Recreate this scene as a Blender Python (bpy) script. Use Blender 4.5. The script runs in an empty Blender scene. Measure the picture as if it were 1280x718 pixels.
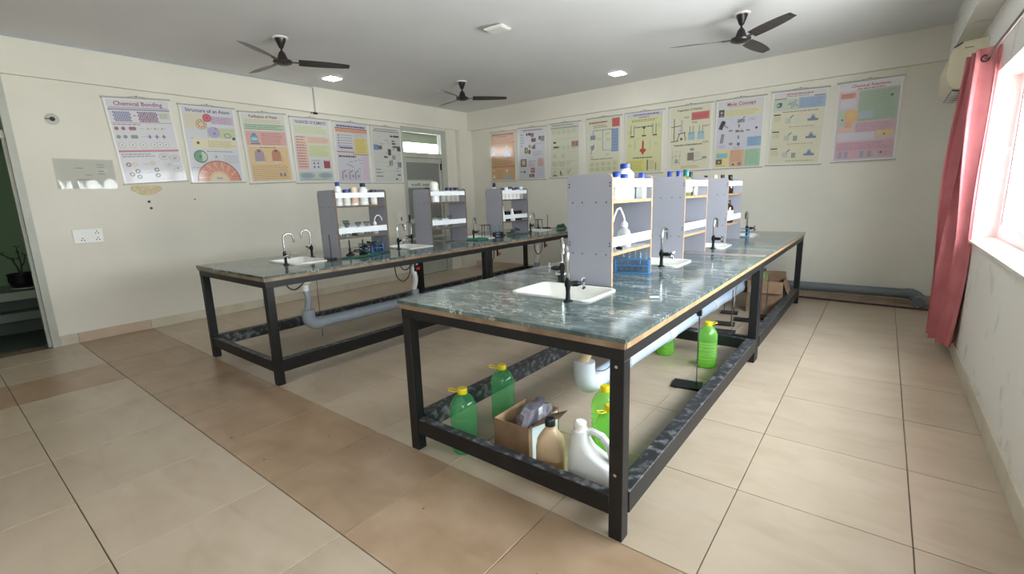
import bpy, bmesh, math, random
from math import sin, cos, pi, radians
from mathutils import Vector, Matrix

random.seed(7)
SC = bpy.context.scene
COL = SC.collection

# ------------------------------------------------------------------ camera
cam_d = bpy.data.cameras.new('camera')
cam_d.sensor_width = 36.0
cam_d.lens = 585.065 / 1280 * 36.0
cam_d.clip_start = 0.05
cam = bpy.data.objects.new('camera', cam_d)
cam.location = (0.7179, -1.579, 1.4157)
cam.rotation_euler = (1.37897, 0.03127, 0.66238)
COL.objects.link(cam)
SC.camera = cam

# ------------------------------------------------------------------ world, portals, exposure
W = bpy.data.worlds.new('sky_bright_ground')
SC.world = W
W.use_nodes = True
_nt = W.node_tree
_bg = _nt.nodes['Background']
# bright hazy sky; unseen ground below made brighter to light ceiling and walls
_tc = _nt.nodes.new('ShaderNodeTexCoord')
_sx = _nt.nodes.new('ShaderNodeSeparateXYZ')
_nt.links.new(_tc.outputs['Generated'], _sx.inputs[0])
_rp = _nt.nodes.new('ShaderNodeValToRGB')
_rp.color_ramp.elements[0].position = 0.0
_rp.color_ramp.elements[0].color = (1.0, 0.97, 0.93, 1)
_rp.color_ramp.elements[1].position = 1.0
_rp.color_ramp.elements[1].color = (0.78, 0.82, 0.88, 1)
for _p, _c in ((0.485, (1.0, 0.97, 0.93, 1)), (0.515, (0.86, 0.87, 0.88, 1))):
    _e = _rp.color_ramp.elements.new(_p)
    _e.color = _c
_mr = _nt.nodes.new('ShaderNodeMapRange')
_mr.inputs['From Min'].default_value = -1.0
_nt.links.new(_sx.outputs['Z'], _mr.inputs['Value'])
_nt.links.new(_mr.outputs['Result'], _rp.inputs['Fac'])
_nt.links.new(_rp.outputs['Color'], _bg.inputs['Color'])
_bg.inputs['Strength'].default_value = 20.5
SC.view_settings.view_transform = 'Standard'
SC.view_settings.look = 'None'
SC.view_settings.exposure = 0.45
SC.view_settings.gamma = 1.0
SC.view_settings.use_curve_mapping = False
SC.cycles.max_bounces = 12
SC.cycles.diffuse_bounces = 7
SC.cycles.glossy_bounces = 4
SC.cycles.transparent_max_bounces = 24
SC.cycles.caustics_reflective = False
SC.cycles.caustics_refractive = False
SC.cycles.sample_clamp_indirect = 6.0


def portal(loc, rot, sx, sy):
    d = bpy.data.lights.new('window_portal', 'AREA')
    d.shape = 'RECTANGLE'
    d.size, d.size_y = sx, sy
    d.cycles.is_portal = True
    o = bpy.data.objects.new('window_portal', d)
    o.location, o.rotation_euler = loc, rot
    COL.objects.link(o)


portal((1.56, 1.86, 1.58), (0, radians(90), 0), 1.24, 3.72)
portal((1.56, -2.65, 1.58), (0, radians(90), 0), 1.24, 1.5)

# ------------------------------------------------------------------ dimensions
XL, XR, YB, YF = -6.02, 1.29, 5.67, -4.2
ZC, ZB = 3.07, 2.715
TX0, TSX, TSY = 0.2935, 0.6446, 0.651


# ------------------------------------------------------------------ materials
def lin(c):
    c = c / 255.0
    return c / 12.92 if c <= 0.04045 else ((c + 0.055) / 1.055) ** 2.4


def rgba(c):
    return (lin(c[0]), lin(c[1]), lin(c[2]), 1.0)


MATS = {}


def M(name, col=(200, 200, 200), rough=0.5, metal=0.0, col2=None, scale=8.0, bump=0.0, bscale=60.0,
      coat=0.0, emit=0.0, detail=4.0, spec=0.5, vary=0.0, lo=0.35, hi=0.65):
    """procedural principled material; optional noise blend to col2, noise bump, per-object variation"""
    if name in MATS:
        return MATS[name]
    m = bpy.data.materials.new(name)
    m.use_nodes = True
    nt = m.node_tree
    b = nt.nodes['Principled BSDF']
    b.inputs['Base Color'].default_value = rgba(col)
    b.inputs['Roughness'].default_value = rough
    b.inputs['Metallic'].default_value = metal
    b.inputs['Specular IOR Level'].default_value = spec
    if coat:
        b.inputs['Coat Weight'].default_value = coat
        b.inputs['Coat Roughness'].default_value = 0.06
    if emit:
        b.inputs['Emission Color'].default_value = rgba(col)
        b.inputs['Emission Strength'].default_value = emit
    tc = nt.nodes.new('ShaderNodeTexCoord')
    src = None
    if col2 is not None:
        n = nt.nodes.new('ShaderNodeTexNoise')
        n.inputs['Scale'].default_value = scale
        n.inputs['Detail'].default_value = detail
        nt.links.new(tc.outputs['Object'], n.inputs['Vector'])
        r = nt.nodes.new('ShaderNodeMapRange')
        r.inputs['From Min'].default_value = lo
        r.inputs['From Max'].default_value = hi
        nt.links.new(n.outputs['Fac'], r.inputs['Value'])
        mx = nt.nodes.new('ShaderNodeMix')
        mx.data_type = 'RGBA'
        mx.inputs['A'].default_value = rgba(col)
        mx.inputs['B'].default_value = rgba(col2)
        nt.links.new(r.outputs['Result'], mx.inputs['Factor'])
        src = mx.outputs['Result']
    if vary:
        oi = nt.nodes.new('ShaderNodeObjectInfo')
        r2 = nt.nodes.new('ShaderNodeMapRange')
        r2.inputs['To Min'].default_value = 1 - vary
        r2.inputs['To Max'].default_value = 1 + vary
        nt.links.new(oi.outputs['Random'], r2.inputs['Value'])
        hs = nt.nodes.new('ShaderNodeHueSaturation')
        hs.inputs['Color'].default_value = rgba(col)
        if src is not None:
            nt.links.new(src, hs.inputs['Color'])
        nt.links.new(r2.outputs['Result'], hs.inputs['Value'])
        src = hs.outputs['Color']
    if src is not None:
        nt.links.new(src, b.inputs['Base Color'])
    if bump:
        n2 = nt.nodes.new('ShaderNodeTexNoise')
        n2.inputs['Scale'].default_value = bscale
        n2.inputs['Detail'].default_value = 3.0
        nt.links.new(tc.outputs['Object'], n2.inputs['Vector'])
        bp = nt.nodes.new('ShaderNodeBump')
        bp.inputs['Strength'].default_value = bump
        bp.inputs['Distance'].default_value = 0.004
        nt.links.new(n2.outputs['Fac'], bp.inputs['Height'])
        nt.links.new(bp.outputs['Normal'], b.inputs['Normal'])
    MATS[name] = m
    return m


def clear_mat(name, tint, gloss=0.08, rough=0.03, body=0.0, bodycol=(255, 255, 255)):
    """thin clear plastic / glass: tinted transparency, a little diffuse body, fresnel gloss"""
    if name in MATS:
        return MATS[name]
    m = bpy.data.materials.new(name)
    m.use_nodes = True
    nt = m.node_tree
    nt.nodes.clear()
    out = nt.nodes.new('ShaderNodeOutputMaterial')
    tr = nt.nodes.new('ShaderNodeBsdfTransparent')
    tr.inputs['Color'].default_value = rgba(tint)
    gl = nt.nodes.new('ShaderNodeBsdfGlossy')
    gl.inputs['Roughness'].default_value = rough
    lw = nt.nodes.new('ShaderNodeLayerWeight')          # Schlick reflectance, the same from both sides
    lw.inputs['Blend'].default_value = 0.5
    pw = nt.nodes.new('ShaderNodeMath'); pw.operation = 'POWER'
    pw.inputs[1].default_value = 5.0
    nt.links.new(lw.outputs['Facing'], pw.inputs[0])
    fr = nt.nodes.new('ShaderNodeMath'); fr.operation = 'MULTIPLY_ADD'
    fr.inputs[1].default_value = 0.96
    fr.inputs[2].default_value = 0.04
    nt.links.new(pw.outputs[0], fr.inputs[0])
    last = tr.outputs[0]
    if body:
        tl = nt.nodes.new('ShaderNodeBsdfTranslucent')
        tl.inputs['Color'].default_value = rgba(bodycol)
        df = nt.nodes.new('ShaderNodeBsdfDiffuse')
        df.inputs['Color'].default_value = rgba(bodycol)
        a = nt.nodes.new('ShaderNodeMixShader')
        a.inputs[0].default_value = 0.5
        nt.links.new(tl.outputs[0], a.inputs[1])
        nt.links.new(df.outputs[0], a.inputs[2])
        mb = nt.nodes.new('ShaderNodeMixShader')
        mb.inputs[0].default_value = body
        nt.links.new(last, mb.inputs[1])
        nt.links.new(a.outputs[0], mb.inputs[2])
        last = mb.outputs[0]
    ms = nt.nodes.new('ShaderNodeMixShader')
    nt.links.new(fr.outputs[0], ms.inputs[0])
    nt.links.new(last, ms.inputs[1])
    nt.links.new(gl.outputs[0], ms.inputs[2])
    nt.links.new(ms.outputs[0], out.inputs['Surface'])
    MATS[name] = m
    return m


def marble_mat(name, dark, mid, vein, vscale=1.0):
    if name in MATS:
        return MATS[name]
    m = bpy.data.materials.new(name)
    m.use_nodes = True
    nt = m.node_tree
    b = nt.nodes['Principled BSDF']
    b.inputs['Roughness'].default_value = 0.13
    b.inputs['Specular IOR Level'].default_value = 0.5
    tc = nt.nodes.new('ShaderNodeTexCoord')
    mp = nt.nodes.new('ShaderNodeMapping')
    mp.inputs['Rotation'].default_value = (0, 0, radians(-38))
    mp.inputs['Scale'].default_value = (1.0, 2.4, 1.0)
    nt.links.new(tc.outputs['Object'], mp.inputs['Vector'])

    def noise(scale, detail, dist, rough=0.6):
        n = nt.nodes.new('ShaderNodeTexNoise')
        n.inputs['Scale'].default_value = scale * vscale
        n.inputs['Detail'].default_value = detail
        n.inputs['Distortion'].default_value = dist
        n.inputs['Roughness'].default_value = rough
        nt.links.new(mp.outputs[0], n.inputs['Vector'])
        return n.outputs['Fac']

    def rng(v, lo, hi):
        r = nt.nodes.new('ShaderNodeMapRange')
        r.inputs['From Min'].default_value = lo
        r.inputs['From Max'].default_value = hi
        nt.links.new(v, r.inputs['Value'])
        return r.outputs['Result']

    def mix(f, a, bcol):
        x = nt.nodes.new('ShaderNodeMix')
        x.data_type = 'RGBA'
        nt.links.new(f, x.inputs['Factor'])
        if isinstance(a, tuple):
            x.inputs['A'].default_value = a
        else:
            nt.links.new(a, x.inputs['A'])
        x.inputs['B'].default_value = bcol
        return x.outputs['Result']

    c = mix(rng(noise(6.0, 9, 1.0, .68), 0.36, 0.64), rgba(dark), rgba(mid))
    # thin light veins: ridge of a distorted noise, broken up by a second one
    n1 = noise(8.0, 8, 1.2)
    mm = nt.nodes.new('ShaderNodeMath'); mm.operation = 'SUBTRACT'
    mm.inputs[1].default_value = 0.5
    nt.links.new(n1, mm.inputs[0])
    ab = nt.nodes.new('ShaderNodeMath'); ab.operation = 'ABSOLUTE'
    nt.links.new(mm.outputs[0], ab.inputs[0])
    ridge = rng(ab.outputs[0], 0.030, 0.0)
    brk = rng(noise(3.0, 4, 0.4), 0.46, 0.60)
    pr = nt.nodes.new('ShaderNodeMath'); pr.operation = 'MULTIPLY'
    nt.links.new(ridge, pr.inputs[0]); nt.links.new(brk, pr.inputs[1])
    c = mix(pr.outputs[0], c, rgba(vein))
    # white flecks
    fl = rng(noise(26.0, 5, 0.8, 0.7), 0.60, 0.70)
    br2 = rng(noise(2.2, 3, 0.3), 0.46, 0.62)
    pf = nt.nodes.new('ShaderNodeMath'); pf.operation = 'MULTIPLY'
    nt.links.new(fl, pf.inputs[0]); nt.links.new(br2, pf.inputs[1])
    c = mix(pf.outputs[0], c, rgba(vein))
    nt.links.new(c, b.inputs['Base Color'])
    MATS[name] = m
    return m


WALL = M('cream_wall_paint', (230, 228, 218), 0.55, col2=(223, 221, 211), scale=1.3, bump=0.05, bscale=90, spec=0.3)
WALLW = M('white_wall_paint', (230, 229, 225), 0.6, col2=(176, 174, 166), scale=4.5, bump=0.05, bscale=60, spec=0.3, lo=.60, hi=.80, detail=7)
CEIL = M('ceiling_paint', (226, 227, 230), 0.8, col2=(221, 222, 225), scale=0.8, spec=0.2)
TILE_C = M('cream_floor_tile', (189, 174, 155), 0.30, col2=(181, 165, 145), scale=3.0, vary=0.05, spec=0.45)
TILE_B = M('brown_floor_tile', (172, 148, 124), 0.30, col2=(158, 133, 108), scale=3.5, vary=0.06, spec=0.45)


def speckle(m, thr):
    nt = m.node_tree
    b = nt.nodes['Principled BSDF']
    src = b.inputs['Base Color'].links[0].from_socket
    tc = nt.nodes.new('ShaderNodeTexCoord')
    geo = nt.nodes.new('ShaderNodeNewGeometry')
    out = src
    for sc, lo, hi, col in ((5.0, .47, .76, .87), (17.0, thr, thr + .02, .30)):
        n = nt.nodes.new('ShaderNodeTexNoise')
        n.inputs['Scale'].default_value = sc
        n.inputs['Detail'].default_value = 6.0 if sc < 10 else 2.0
        n.inputs['Distortion'].default_value = .8 if sc < 10 else 0
        mp = nt.nodes.new('ShaderNodeMapping')
        mp.inputs['Scale'].default_value = (.5, 1.5, 1) if sc < 10 else (1, 1, 1)
        nt.links.new(geo.outputs['Position'], mp.inputs['Vector'])
        nt.links.new(mp.outputs[0], n.inputs['Vector'])
        r = nt.nodes.new('ShaderNodeMapRange')
        r.inputs['From Min'].default_value = lo
        r.inputs['From Max'].default_value = hi
        nt.links.new(n.outputs['Fac'], r.inputs['Value'])
        mx = nt.nodes.new('ShaderNodeMix')
        mx.data_type = 'RGBA'
        mx.blend_type = 'MULTIPLY'
        mx.inputs['B'].default_value = (col, col * .97, col * .93, 1)
        nt.links.new(r.outputs['Result'], mx.inputs['Factor'])
        nt.links.new(out, mx.inputs['A'])
        out = mx.outputs['Result']
    nt.links.new(out, b.inputs['Base Color'])


speckle(TILE_C, .80)
speckle(TILE_B, .745)
GROUT = M('dark_tile_joint', (92, 82, 68), 0.9, col2=(128, 116, 98), scale=14)
SKIRT_C = M('cream_skirting_tile', (212, 206, 190), 0.35, col2=(200, 192, 174), scale=5, vary=0.04)
SKIRT_B = M('pinkish_skirting_tile', (204, 184, 164), 0.35, col2=(192, 172, 150), scale=5, vary=0.04)
STONE = marble_mat('green_marble', (62, 77, 77), (106, 121, 120), (208, 214, 210))
PLY = M('plywood_edge_light', (182, 148, 108), 0.5, col2=(160, 126, 88), scale=18)
PLY_D = M('plywood_edge_brown', (150, 128, 104), 0.5, col2=(120, 98, 76), scale=10)
STEEL = M('black_painted_steel', (20, 20, 23), 0.45, col2=(34, 35, 39), scale=9, lo=.55, hi=.8, spec=.45)
SPECK = M('worn_black_paint', (40, 42, 46), 0.5, col2=(128, 130, 132), scale=24, detail=8, lo=.50, hi=.74)
CHROME = M('chrome', (196, 198, 200), 0.16, 1.0)
CHROME_D = M('dull_chrome', (120, 122, 124), 0.28, 1.0)
DARKM = M('dark_metal', (34, 34, 36), 0.35, 0.6)
WHITE_CER = M('white_sink', (238, 240, 238), 0.18, col2=(226, 227, 222), scale=5, coat=.3)
LAM = M('grey_laminate', (162, 164, 176), 0.45, col2=(157, 159, 171), scale=2)
RAILW = M('white_rail_laminate', (236, 240, 246), 0.35)
SHELFW = M('grey_shelf_laminate', (196, 196, 204), 0.4)
SCREW = M('screw_head', (60, 60, 70), 0.4, 0.5)
PVC = M('grey_pvc', (160, 168, 178), 0.4, col2=(148, 156, 166), scale=4)
PVC_L = M('pale_pvc', (186, 204, 226), 0.38, col2=(174, 192, 212), scale=4)
PVCJ = M('pvc_coupling', (196, 204, 212), 0.4)
HOSE = M('cream_drain_hose', (210, 192, 158), 0.5, col2=(190, 170, 134), scale=20)
WHITEP = M('white_plastic', (240, 240, 238), 0.35)
WHITEB = M('white_bottle_plastic', (236, 240, 242), 0.4)
CREAMP = M('cream_plastic', (226, 208, 180), 0.45)
BLUEC = M('blue_cap', (36, 62, 150), 0.35)
NAVYC = M('navy_cap', (26, 32, 84), 0.35)
TEALC = M('teal_cap', (20, 104, 110), 0.35)
GREENC = M('dark_green_cap', (22, 56, 46), 0.4)
PURPC = M('purple_cap', (62, 40, 84), 0.4)
BLACKP = M('black_plastic', (24, 24, 26), 0.4)
BLACKR = M('black_rubber', (20, 24, 24), 0.55)
GREENR = M('green_rubber_hose', (20, 84, 70), 0.45)
AMBER = M('amber_bottle', (40, 22, 16), 0.12, coat=.5)
LABELW = M('paper_label', (224, 224, 220), 0.6)
LABELP = M('peach_label', (224, 184, 156), 0.6)
YELLOWC = M('yellow_cap', (228, 206, 20), 0.35)
GLASS = clear_mat('clear_glass', (236, 244, 242), body=.05, bodycol=(225, 235, 235))
GLASSW = clear_mat('window_glass', (247, 250, 250))
GREENB = clear_mat('green_bottle_plastic', (206, 242, 216), body=.26, bodycol=(120, 228, 160))
LIMEB = clear_mat('lime_bottle_plastic', (226, 250, 196), body=.38, bodycol=(176, 255, 136))
LIMEL = clear_mat('lime_liquid', (226, 246, 130), body=.4, bodycol=(210, 244, 70))
PALEG = clear_mat('pale_green_bottle', (206, 226, 170), body=.3, bodycol=(210, 226, 170))
FROST = clear_mat('frosted_plastic', (222, 226, 222), rough=.2, body=.65, bodycol=(236, 238, 236))
BLUEP = clear_mat('blue_rack_plastic', (176, 220, 244), rough=.15, body=.6, bodycol=(126, 198, 246))
BLUEPD = M('dark_blue_rack_plastic', (22, 84, 150), 0.35)
BROWNL = M('brown_liquid', (176, 134, 88), 0.3)
JERRY = M('jerrycan_plastic', (214, 216, 214), 0.4, col2=(200, 202, 200), scale=5)
BEIGEJ = M('beige_jug_plastic', (198, 172, 140), 0.4, col2=(186, 158, 126), scale=5)
CARD = M('cardboard', (142, 114, 90), 0.8, col2=(126, 100, 78), scale=10)
CARD_I = M('cardboard_inside', (204, 174, 138), 0.8, col2=(188, 158, 122), scale=9)
CARD_W = M('printed_white_card', (206, 218, 226), 0.6)
BAG = M('grey_plastic_bag', (150, 150, 168), 0.25, col2=(104, 98, 106), scale=14, coat=.4)
CURT = M('pink_curtain_cloth', (194, 120, 124), 0.7, col2=(182, 108, 114), scale=6, bump=.1, bscale=300, spec=.2)
FANM = M('brown_fan_metal', (44, 36, 40), 0.3, 0.2)
FANB = M('fan_blade_paint', (52, 46, 48), 0.35, 0.1)
ACP = M('aged_ac_plastic', (216, 210, 184), 0.45)
ALU = M('grey_door_paint', (186, 190, 182), 0.45, col2=(176, 180, 172), scale=4)
UPVC = M('white_window_frame', (240, 242, 244), 0.3)
MARBLEW = M('white_sill_stone', (232, 230, 224), 0.25, col2=(220, 218, 210), scale=4)
DOORG = M('grey_door_panel', (128, 130, 128), 0.4)
DGREEN = M('dark_green_corridor_paint', (120, 150, 112), 0.6)
CORR = M('corridor_stone', (136, 148, 130), 0.5)
CORRM = M('corridor_step_stone', (92, 104, 92), 0.5)
CORRC = M('corridor_ceiling_paint', (150, 152, 142), 0.8)
CORRD = M('corridor_dark_stone', (66, 76, 68), 0.6)
LAMP = M('lit_lamp_panel', (255, 255, 255), 0.4, emit=12.0)
LAMPOFF = M('lamp_diffuser_off', (232, 234, 232), 0.4)
LEAF = M('dry_leaf', (54, 66, 40), 0.6)
TWIG = M('dry_twig', (54, 48, 38), 0.7)
POT = M('black_pot_glaze', (22, 22, 24), 0.3)
SOIL = M('soil', (40, 32, 26), 0.9)
RED = M('red_knob', (186, 40, 34), 0.4)
WIRE = M('brown_wire', (70, 44, 36), 0.5)
WIREW = M('white_wire', (210, 210, 206), 0.5)
STAIN = M('old_glue_stain', (220, 210, 176), 0.8, col2=(206, 192, 150), scale=30)
CHALK = M('chalk', (236, 238, 236), 0.8)
TOWEL = M('green_cloth', (30, 122, 96), 0.8, col2=(24, 104, 84), scale=20)
CLIPR = M('poster_strip', (172, 172, 168), 0.35)
JOINTS = M('pink_joint_filler', (168, 150, 146), 0.25, col2=(150, 136, 132), scale=12)
CONDUIT = M('pvc_conduit', (168, 174, 182), 0.4)


def _pm(name, c):
    return M(name, c, 0.35, coat=.35)


# ------------------------------------------------------------------ mesh builder
class MB:
    def __init__(self):
        self.bm = bmesh.new()
        self.mi = 0

    def _new(self, f0, mat=None):
        self.bm.faces.ensure_lookup_table()
        for f in self.bm.faces[f0:]:
            f.material_index = self.mi if mat is None else mat

    def box(self, x0, y0, z0, x1, y1, z1, mat=None, bev=0.0):
        bm = self.bm
        f0 = len(bm.faces)
        if bev:
            r = bmesh.ops.create_cube(bm, size=1.0)
            bmesh.ops.scale(bm, vec=(x1 - x0, y1 - y0, z1 - z0), verts=r['verts'])
            bmesh.ops.translate(bm, vec=((x0 + x1) / 2, (y0 + y1) / 2, (z0 + z1) / 2), verts=r['verts'])
            es = list({e for v in r['verts'] for e in v.link_edges})
            bmesh.ops.bevel(bm, geom=es, offset=bev, segments=1, affect='EDGES', profile=.5)
        else:
            vs = [bm.verts.new(p) for p in ((x0, y0, z0), (x1, y0, z0), (x1, y1, z0), (x0, y1, z0),
                                            (x0, y0, z1), (x1, y0, z1), (x1, y1, z1), (x0, y1, z1))]
            for q in ((3, 2, 1, 0), (4, 5, 6, 7), (0, 1, 5, 4), (1, 2, 6, 5), (2, 3, 7, 6), (3, 0, 4, 7)):
                bm.faces.new([vs[i] for i in q])
        self._new(f0, mat)
        return self

    def quad(self, pts, mat=None):
        f0 = len(self.bm.faces)
        self.bm.faces.new([self.bm.verts.new(p) for p in pts])
        self._new(f0, mat)
        return self

    def loft(self, rings, caps=(True, True), mat=None, closed=True):
        bm = self.bm
        f0 = len(bm.faces)
        rv = [[bm.verts.new(p) for p in r] for r in rings]
        n = len(rv[0])
        for a, b in zip(rv, rv[1:]):
            for i in range(n if closed else n - 1):
                j = (i + 1) % n
                bm.faces.new((a[i], a[j], b[j], b[i]))
        if closed and caps[0]:
            bm.faces.new(list(reversed(rv[0])))
        if closed and caps[1]:
            bm.faces.new(rv[-1])
        self._new(f0, mat)
        return self

    def lathe(self, prof, c=(0, 0, 0), seg=20, mat=None, caps=(True, True), axis='z'):
        rings = []
        for r, z in prof:
            ring = []
            for i in range(seg):
                a = 2 * pi * i / seg
                p = (r * cos(a), r * sin(a), z)
                if axis == 'x':
                    p = (z, r * cos(a), r * sin(a))
                elif axis == 'y':
                    p = (r * sin(a), z, r * cos(a))
                ring.append((c[0] + p[0], c[1] + p[1], c[2] + p[2]))
            rings.append(ring)
        return self.loft(rings, caps, mat)

    def tube(self, path, r, seg=8, mat=None, caps=True):
        P = [Vector(p) for p in path]
        n = len(P)
        rad = r if isinstance(r, (list, tuple)) else [r] * n
        rings = []
        up = None
        for i in range(n):
            t = (P[min(i + 1, n - 1)] - P[max(i - 1, 0)]).normalized()
            if up is None:
                up = Vector((0, 0, 1)) if abs(t.z) < .9 else Vector((1, 0, 0))
            s = t.cross(up)
            if s.length < 1e-4:
                s = t.cross(Vector((0.3, 1, 0.2)))
            s.normalize()
            up = s.cross(t).normalized()
            rings.append([tuple(P[i] + (s * cos(2 * pi * k / seg) + up * sin(2 * pi * k / seg)) * rad[i]) for k in range(seg)])
        return self.loft(rings, (caps, caps), mat)

    def prism(self, poly, axis, a, b, mat=None):
        """polygon in the plane normal to axis, extruded from a to b"""
        def P(p, t):
            return {'x': (t, p[0], p[1]), 'y': (p[0], t, p[1]), 'z': (p[0], p[1], t)}[axis]
        return self.loft([[P(p, a) for p in poly], [P(p, b) for p in poly]], (True, True), mat)

    def build(self, name, mats, parent=None, loc=None, smooth=35, fix=True):
        if fix:
            bmesh.ops.recalc_face_normals(self.bm, faces=self.bm.faces[:])
        me = bpy.data.meshes.new(name)
        self.bm.to_mesh(me)
        self.bm.free()
        for m in (mats if isinstance(mats, (list, tuple)) else [mats]):
            me.materials.append(m)
        if smooth:
            me.polygons.foreach_set('use_smooth', [True] * len(me.polygons))
            me.set_sharp_from_angle(angle=radians(smooth))
        o = bpy.data.objects.new(name, me)
        COL.objects.link(o)
        if parent is not None:
            o.parent = parent
        if loc is not None:
            o.location = loc
        return o


def rrect(x0, y0, x1, y1, r, z, seg=4):
    pts = []
    for cx, cy, a0 in ((x1 - r, y1 - r, 0), (x0 + r, y1 - r, 90), (x0 + r, y0 + r, 180), (x1 - r, y0 + r, 270)):
        for k in range(seg + 1):
            a = radians(a0 + 90 * k / seg)
            pts.append((cx + r * cos(a), cy + r * sin(a), z))
    return pts


def tag(o, label=None, cat=None, group=None, kind=None):
    if label: o['label'] = label
    if cat: o['category'] = cat
    if group: o['group'] = group
    if kind: o['kind'] = kind
    return o


def thing(name, label, cat, loc=(0, 0, 0), rz=0.0, group=None):
    o = bpy.data.objects.new(name, None)
    o.empty_display_size = 0.1
    o.location = loc
    o.rotation_euler = (0, 0, rz)
    COL.objects.link(o)
    return tag(o, label, cat, group)


def dup(root, loc, rz=None, label=None, group=None):
    def cp(o, par):
        c = o.copy()
        COL.objects.link(c)
        if par is not None:
            c.parent = par
            c.matrix_parent_inverse = o.matrix_parent_inverse
        for k in list(o.children):
            cp(k, c)
        return c
    r = cp(root, None)
    r.location = loc
    if rz is not None:
        r.rotation_euler = (0, 0, rz)
    if label: r['label'] = label
    if group: r['group'] = group
    return r


def struct(name, mb, mats, parent=None, smooth=0):
    o = mb.build(name, mats, parent, smooth=smooth)
    o['kind'] = 'structure'
    return o


# ================================================================== SETTING
# ---- floor
fl = struct('floor', MB().box(XL - .25, YF - .1, -.10, XR + .25, YB + .1, -.008), GROUT)
tile_cache = {}


def tile(x0, x1, y0, y1, mat):
    g = .0022
    w, d = round(x1 - x0 - 2 * g, 4), round(y1 - y0 - 2 * g, 4)
    key = (w, d, mat.name)
    if key not in tile_cache:
        tile_cache[key] = MB().box(-w / 2, -d / 2, -.02, w / 2, d / 2, 0, bev=.0015).build('floor_tile', mat, fl, smooth=0)
        o = tile_cache[key]
    else:
        o = tile_cache[key].copy()
        COL.objects.link(o)
    o.location = ((x0 + x1) / 2, (y0 + y1) / 2, random.uniform(-.0006, 0))


for i in range(-10, 2):
    for j in range(-7, 9):
        x0, x1 = TX0 + TSX * i, TX0 + TSX * (i + 1)
        y0, y1 = TSY * j, TSY * (j + 1)
        x0, x1 = max(x0, XL), min(x1, XR - .001)
        y0, y1 = max(y0, YF), min(y1, YB)
        if x1 - x0 < .03 or y1 - y0 < .03:
            continue
        brown = (j == -1) or (i == -8 and j < -1)
        tile(x0, x1, y0, y1, TILE_B if brown else TILE_C)

# ---- left wall: piers, lintels and two door openings
D1a, D1b = -2.1, -0.80        # doorway to the corridor
D2a, D2b = 3.96, 5.05         # panelled door
wl = MB()
wl.box(XL - .2, YF, 0, XL, D1a, ZC).box(XL - .2, D1b, 0, XL, D2a, ZC).box(XL - .2, D2b, 0, XL, YB, ZC)
wl.box(XL - .2, D1a, 2.70, XL, D1b, ZC).box(XL - .2, D2a, 2.68, XL, D2b, ZC)
wl.box(XL, YF, ZB, XL + .05, YB, ZC)                       # beam
wl.box(XL, 5.30, 0, XL + .10, YB, ZB)                      # corner pier
wall_left = struct('wall_left', wl, WALL)
wb = MB()
wb.box(XL - .2, YB, 0, XR + .2, YB + .2, ZC).box(XL + .05, YB - .06, ZB, XR, YB, ZC)
wall_back = struct('wall_back', wb, WALL)
WZ0, WZ1 = .955, 2.19
wr = MB()
for a, b in ((YF, -3.4), (-1.9, 0.0), (3.72, YB)):
    wr.box(XR, a, 0, XR + .25, b, ZC)
for a, b in ((-3.4, -1.9), (0.0, 3.72)):
    wr.box(XR, a, 0, XR + .25, b, WZ0).box(XR, a, WZ1, XR + .25, b, ZC)
wr.box(1.13, YF, ZB, XR, YB - .06, ZC)
wall_right = struct('wall_right', wr, WALLW)
struct('wall_front', MB().box(XL - .2, YF - .2, 0, XR + .2, YF, ZC), WALL)
struct('ceiling', MB().box(XL - .2, YF - .2, ZC, XR + .25, YB + .2, ZC + .15), CEIL)

# wall stains that have a shape of their own
st = MB()
pts = []
for k in range(18):
    a = 2 * pi * k / 18
    rr = 1 + .18 * sin(3 * a) + .1 * random.uniform(-1, 1)
    pts.append((.19 + .15 * rr * cos(a), 1.62 + .055 * rr * sin(a)))
st.prism(pts, 'x', XL - .01, XL + .002)
st.build('glue_stain', STAIN, wall_left)
for yy, zz in ((.19, 1.485), (.20, 1.41)):
    MB().lathe([(.014, 0), (.014, .006), (.008, .010)], (XL, yy, zz), 12, axis='x').build('wall_plug', SCREW, wall_left)
MB().lathe([(.008, 0), (.008, .006)], (XL, .66, 1.50), 8, axis='x').build('wall_plug', DARKM, wall_left)


# ---- baseboards made of tile strips
def base_strip(name, segs, axis, a0, horiz):
    root = MB()
    o = None
    lo, hi = segs[0][0], segs[-1][1]
    if axis == 'x':
        root.box(min(a0, a0 + horiz * .006), lo, 0, max(a0, a0 + horiz * .006), hi, .105)
    else:
        root.box(lo, min(a0, a0 + horiz * .006), 0, hi, max(a0, a0 + horiz * .006), .105)
    o = struct(name, root, GROUT)
    for a, b, m in segs:
        q = MB()
        s, t = sorted((a0, a0 + horiz * .012))
        if axis == 'x':
            q.box(s, a + .0015, .001, t, b - .0015, .112, bev=.001)
        else:
            q.box(a + .0015, s, .001, b - .0015, t, .112, bev=.001)
        q.build('skirting_tile', m, o, smooth=0)
    return o


def cuts(a, b, step, org):
    k = math.ceil((a - org) / step)
    xs = [a]
    while org + k * step < b - .02:
        if org + k * step > a + .02:
            xs.append(org + k * step)
        k += 1
    xs.append(b)
    return list(zip(xs, xs[1:]))


base_strip('baseboard_left', [(a, b, SKIRT_B if -.7 < (a + b) / 2 < 0 else SKIRT_C) for a, b in cuts(-.795, 3.94, TSY, 0)], 'x', XL, 1)
base_strip('baseboard_back', [(a, b, SKIRT_B) for a, b in cuts(XL + .10, XR - .012, TSX, TX0)], 'y', YB, -1)
base_strip('baseboard_right', [(a, b, SKIRT_C) for a, b in cuts(YF, YB - .012, TSY, 0)], 'x', XR, -1)


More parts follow.
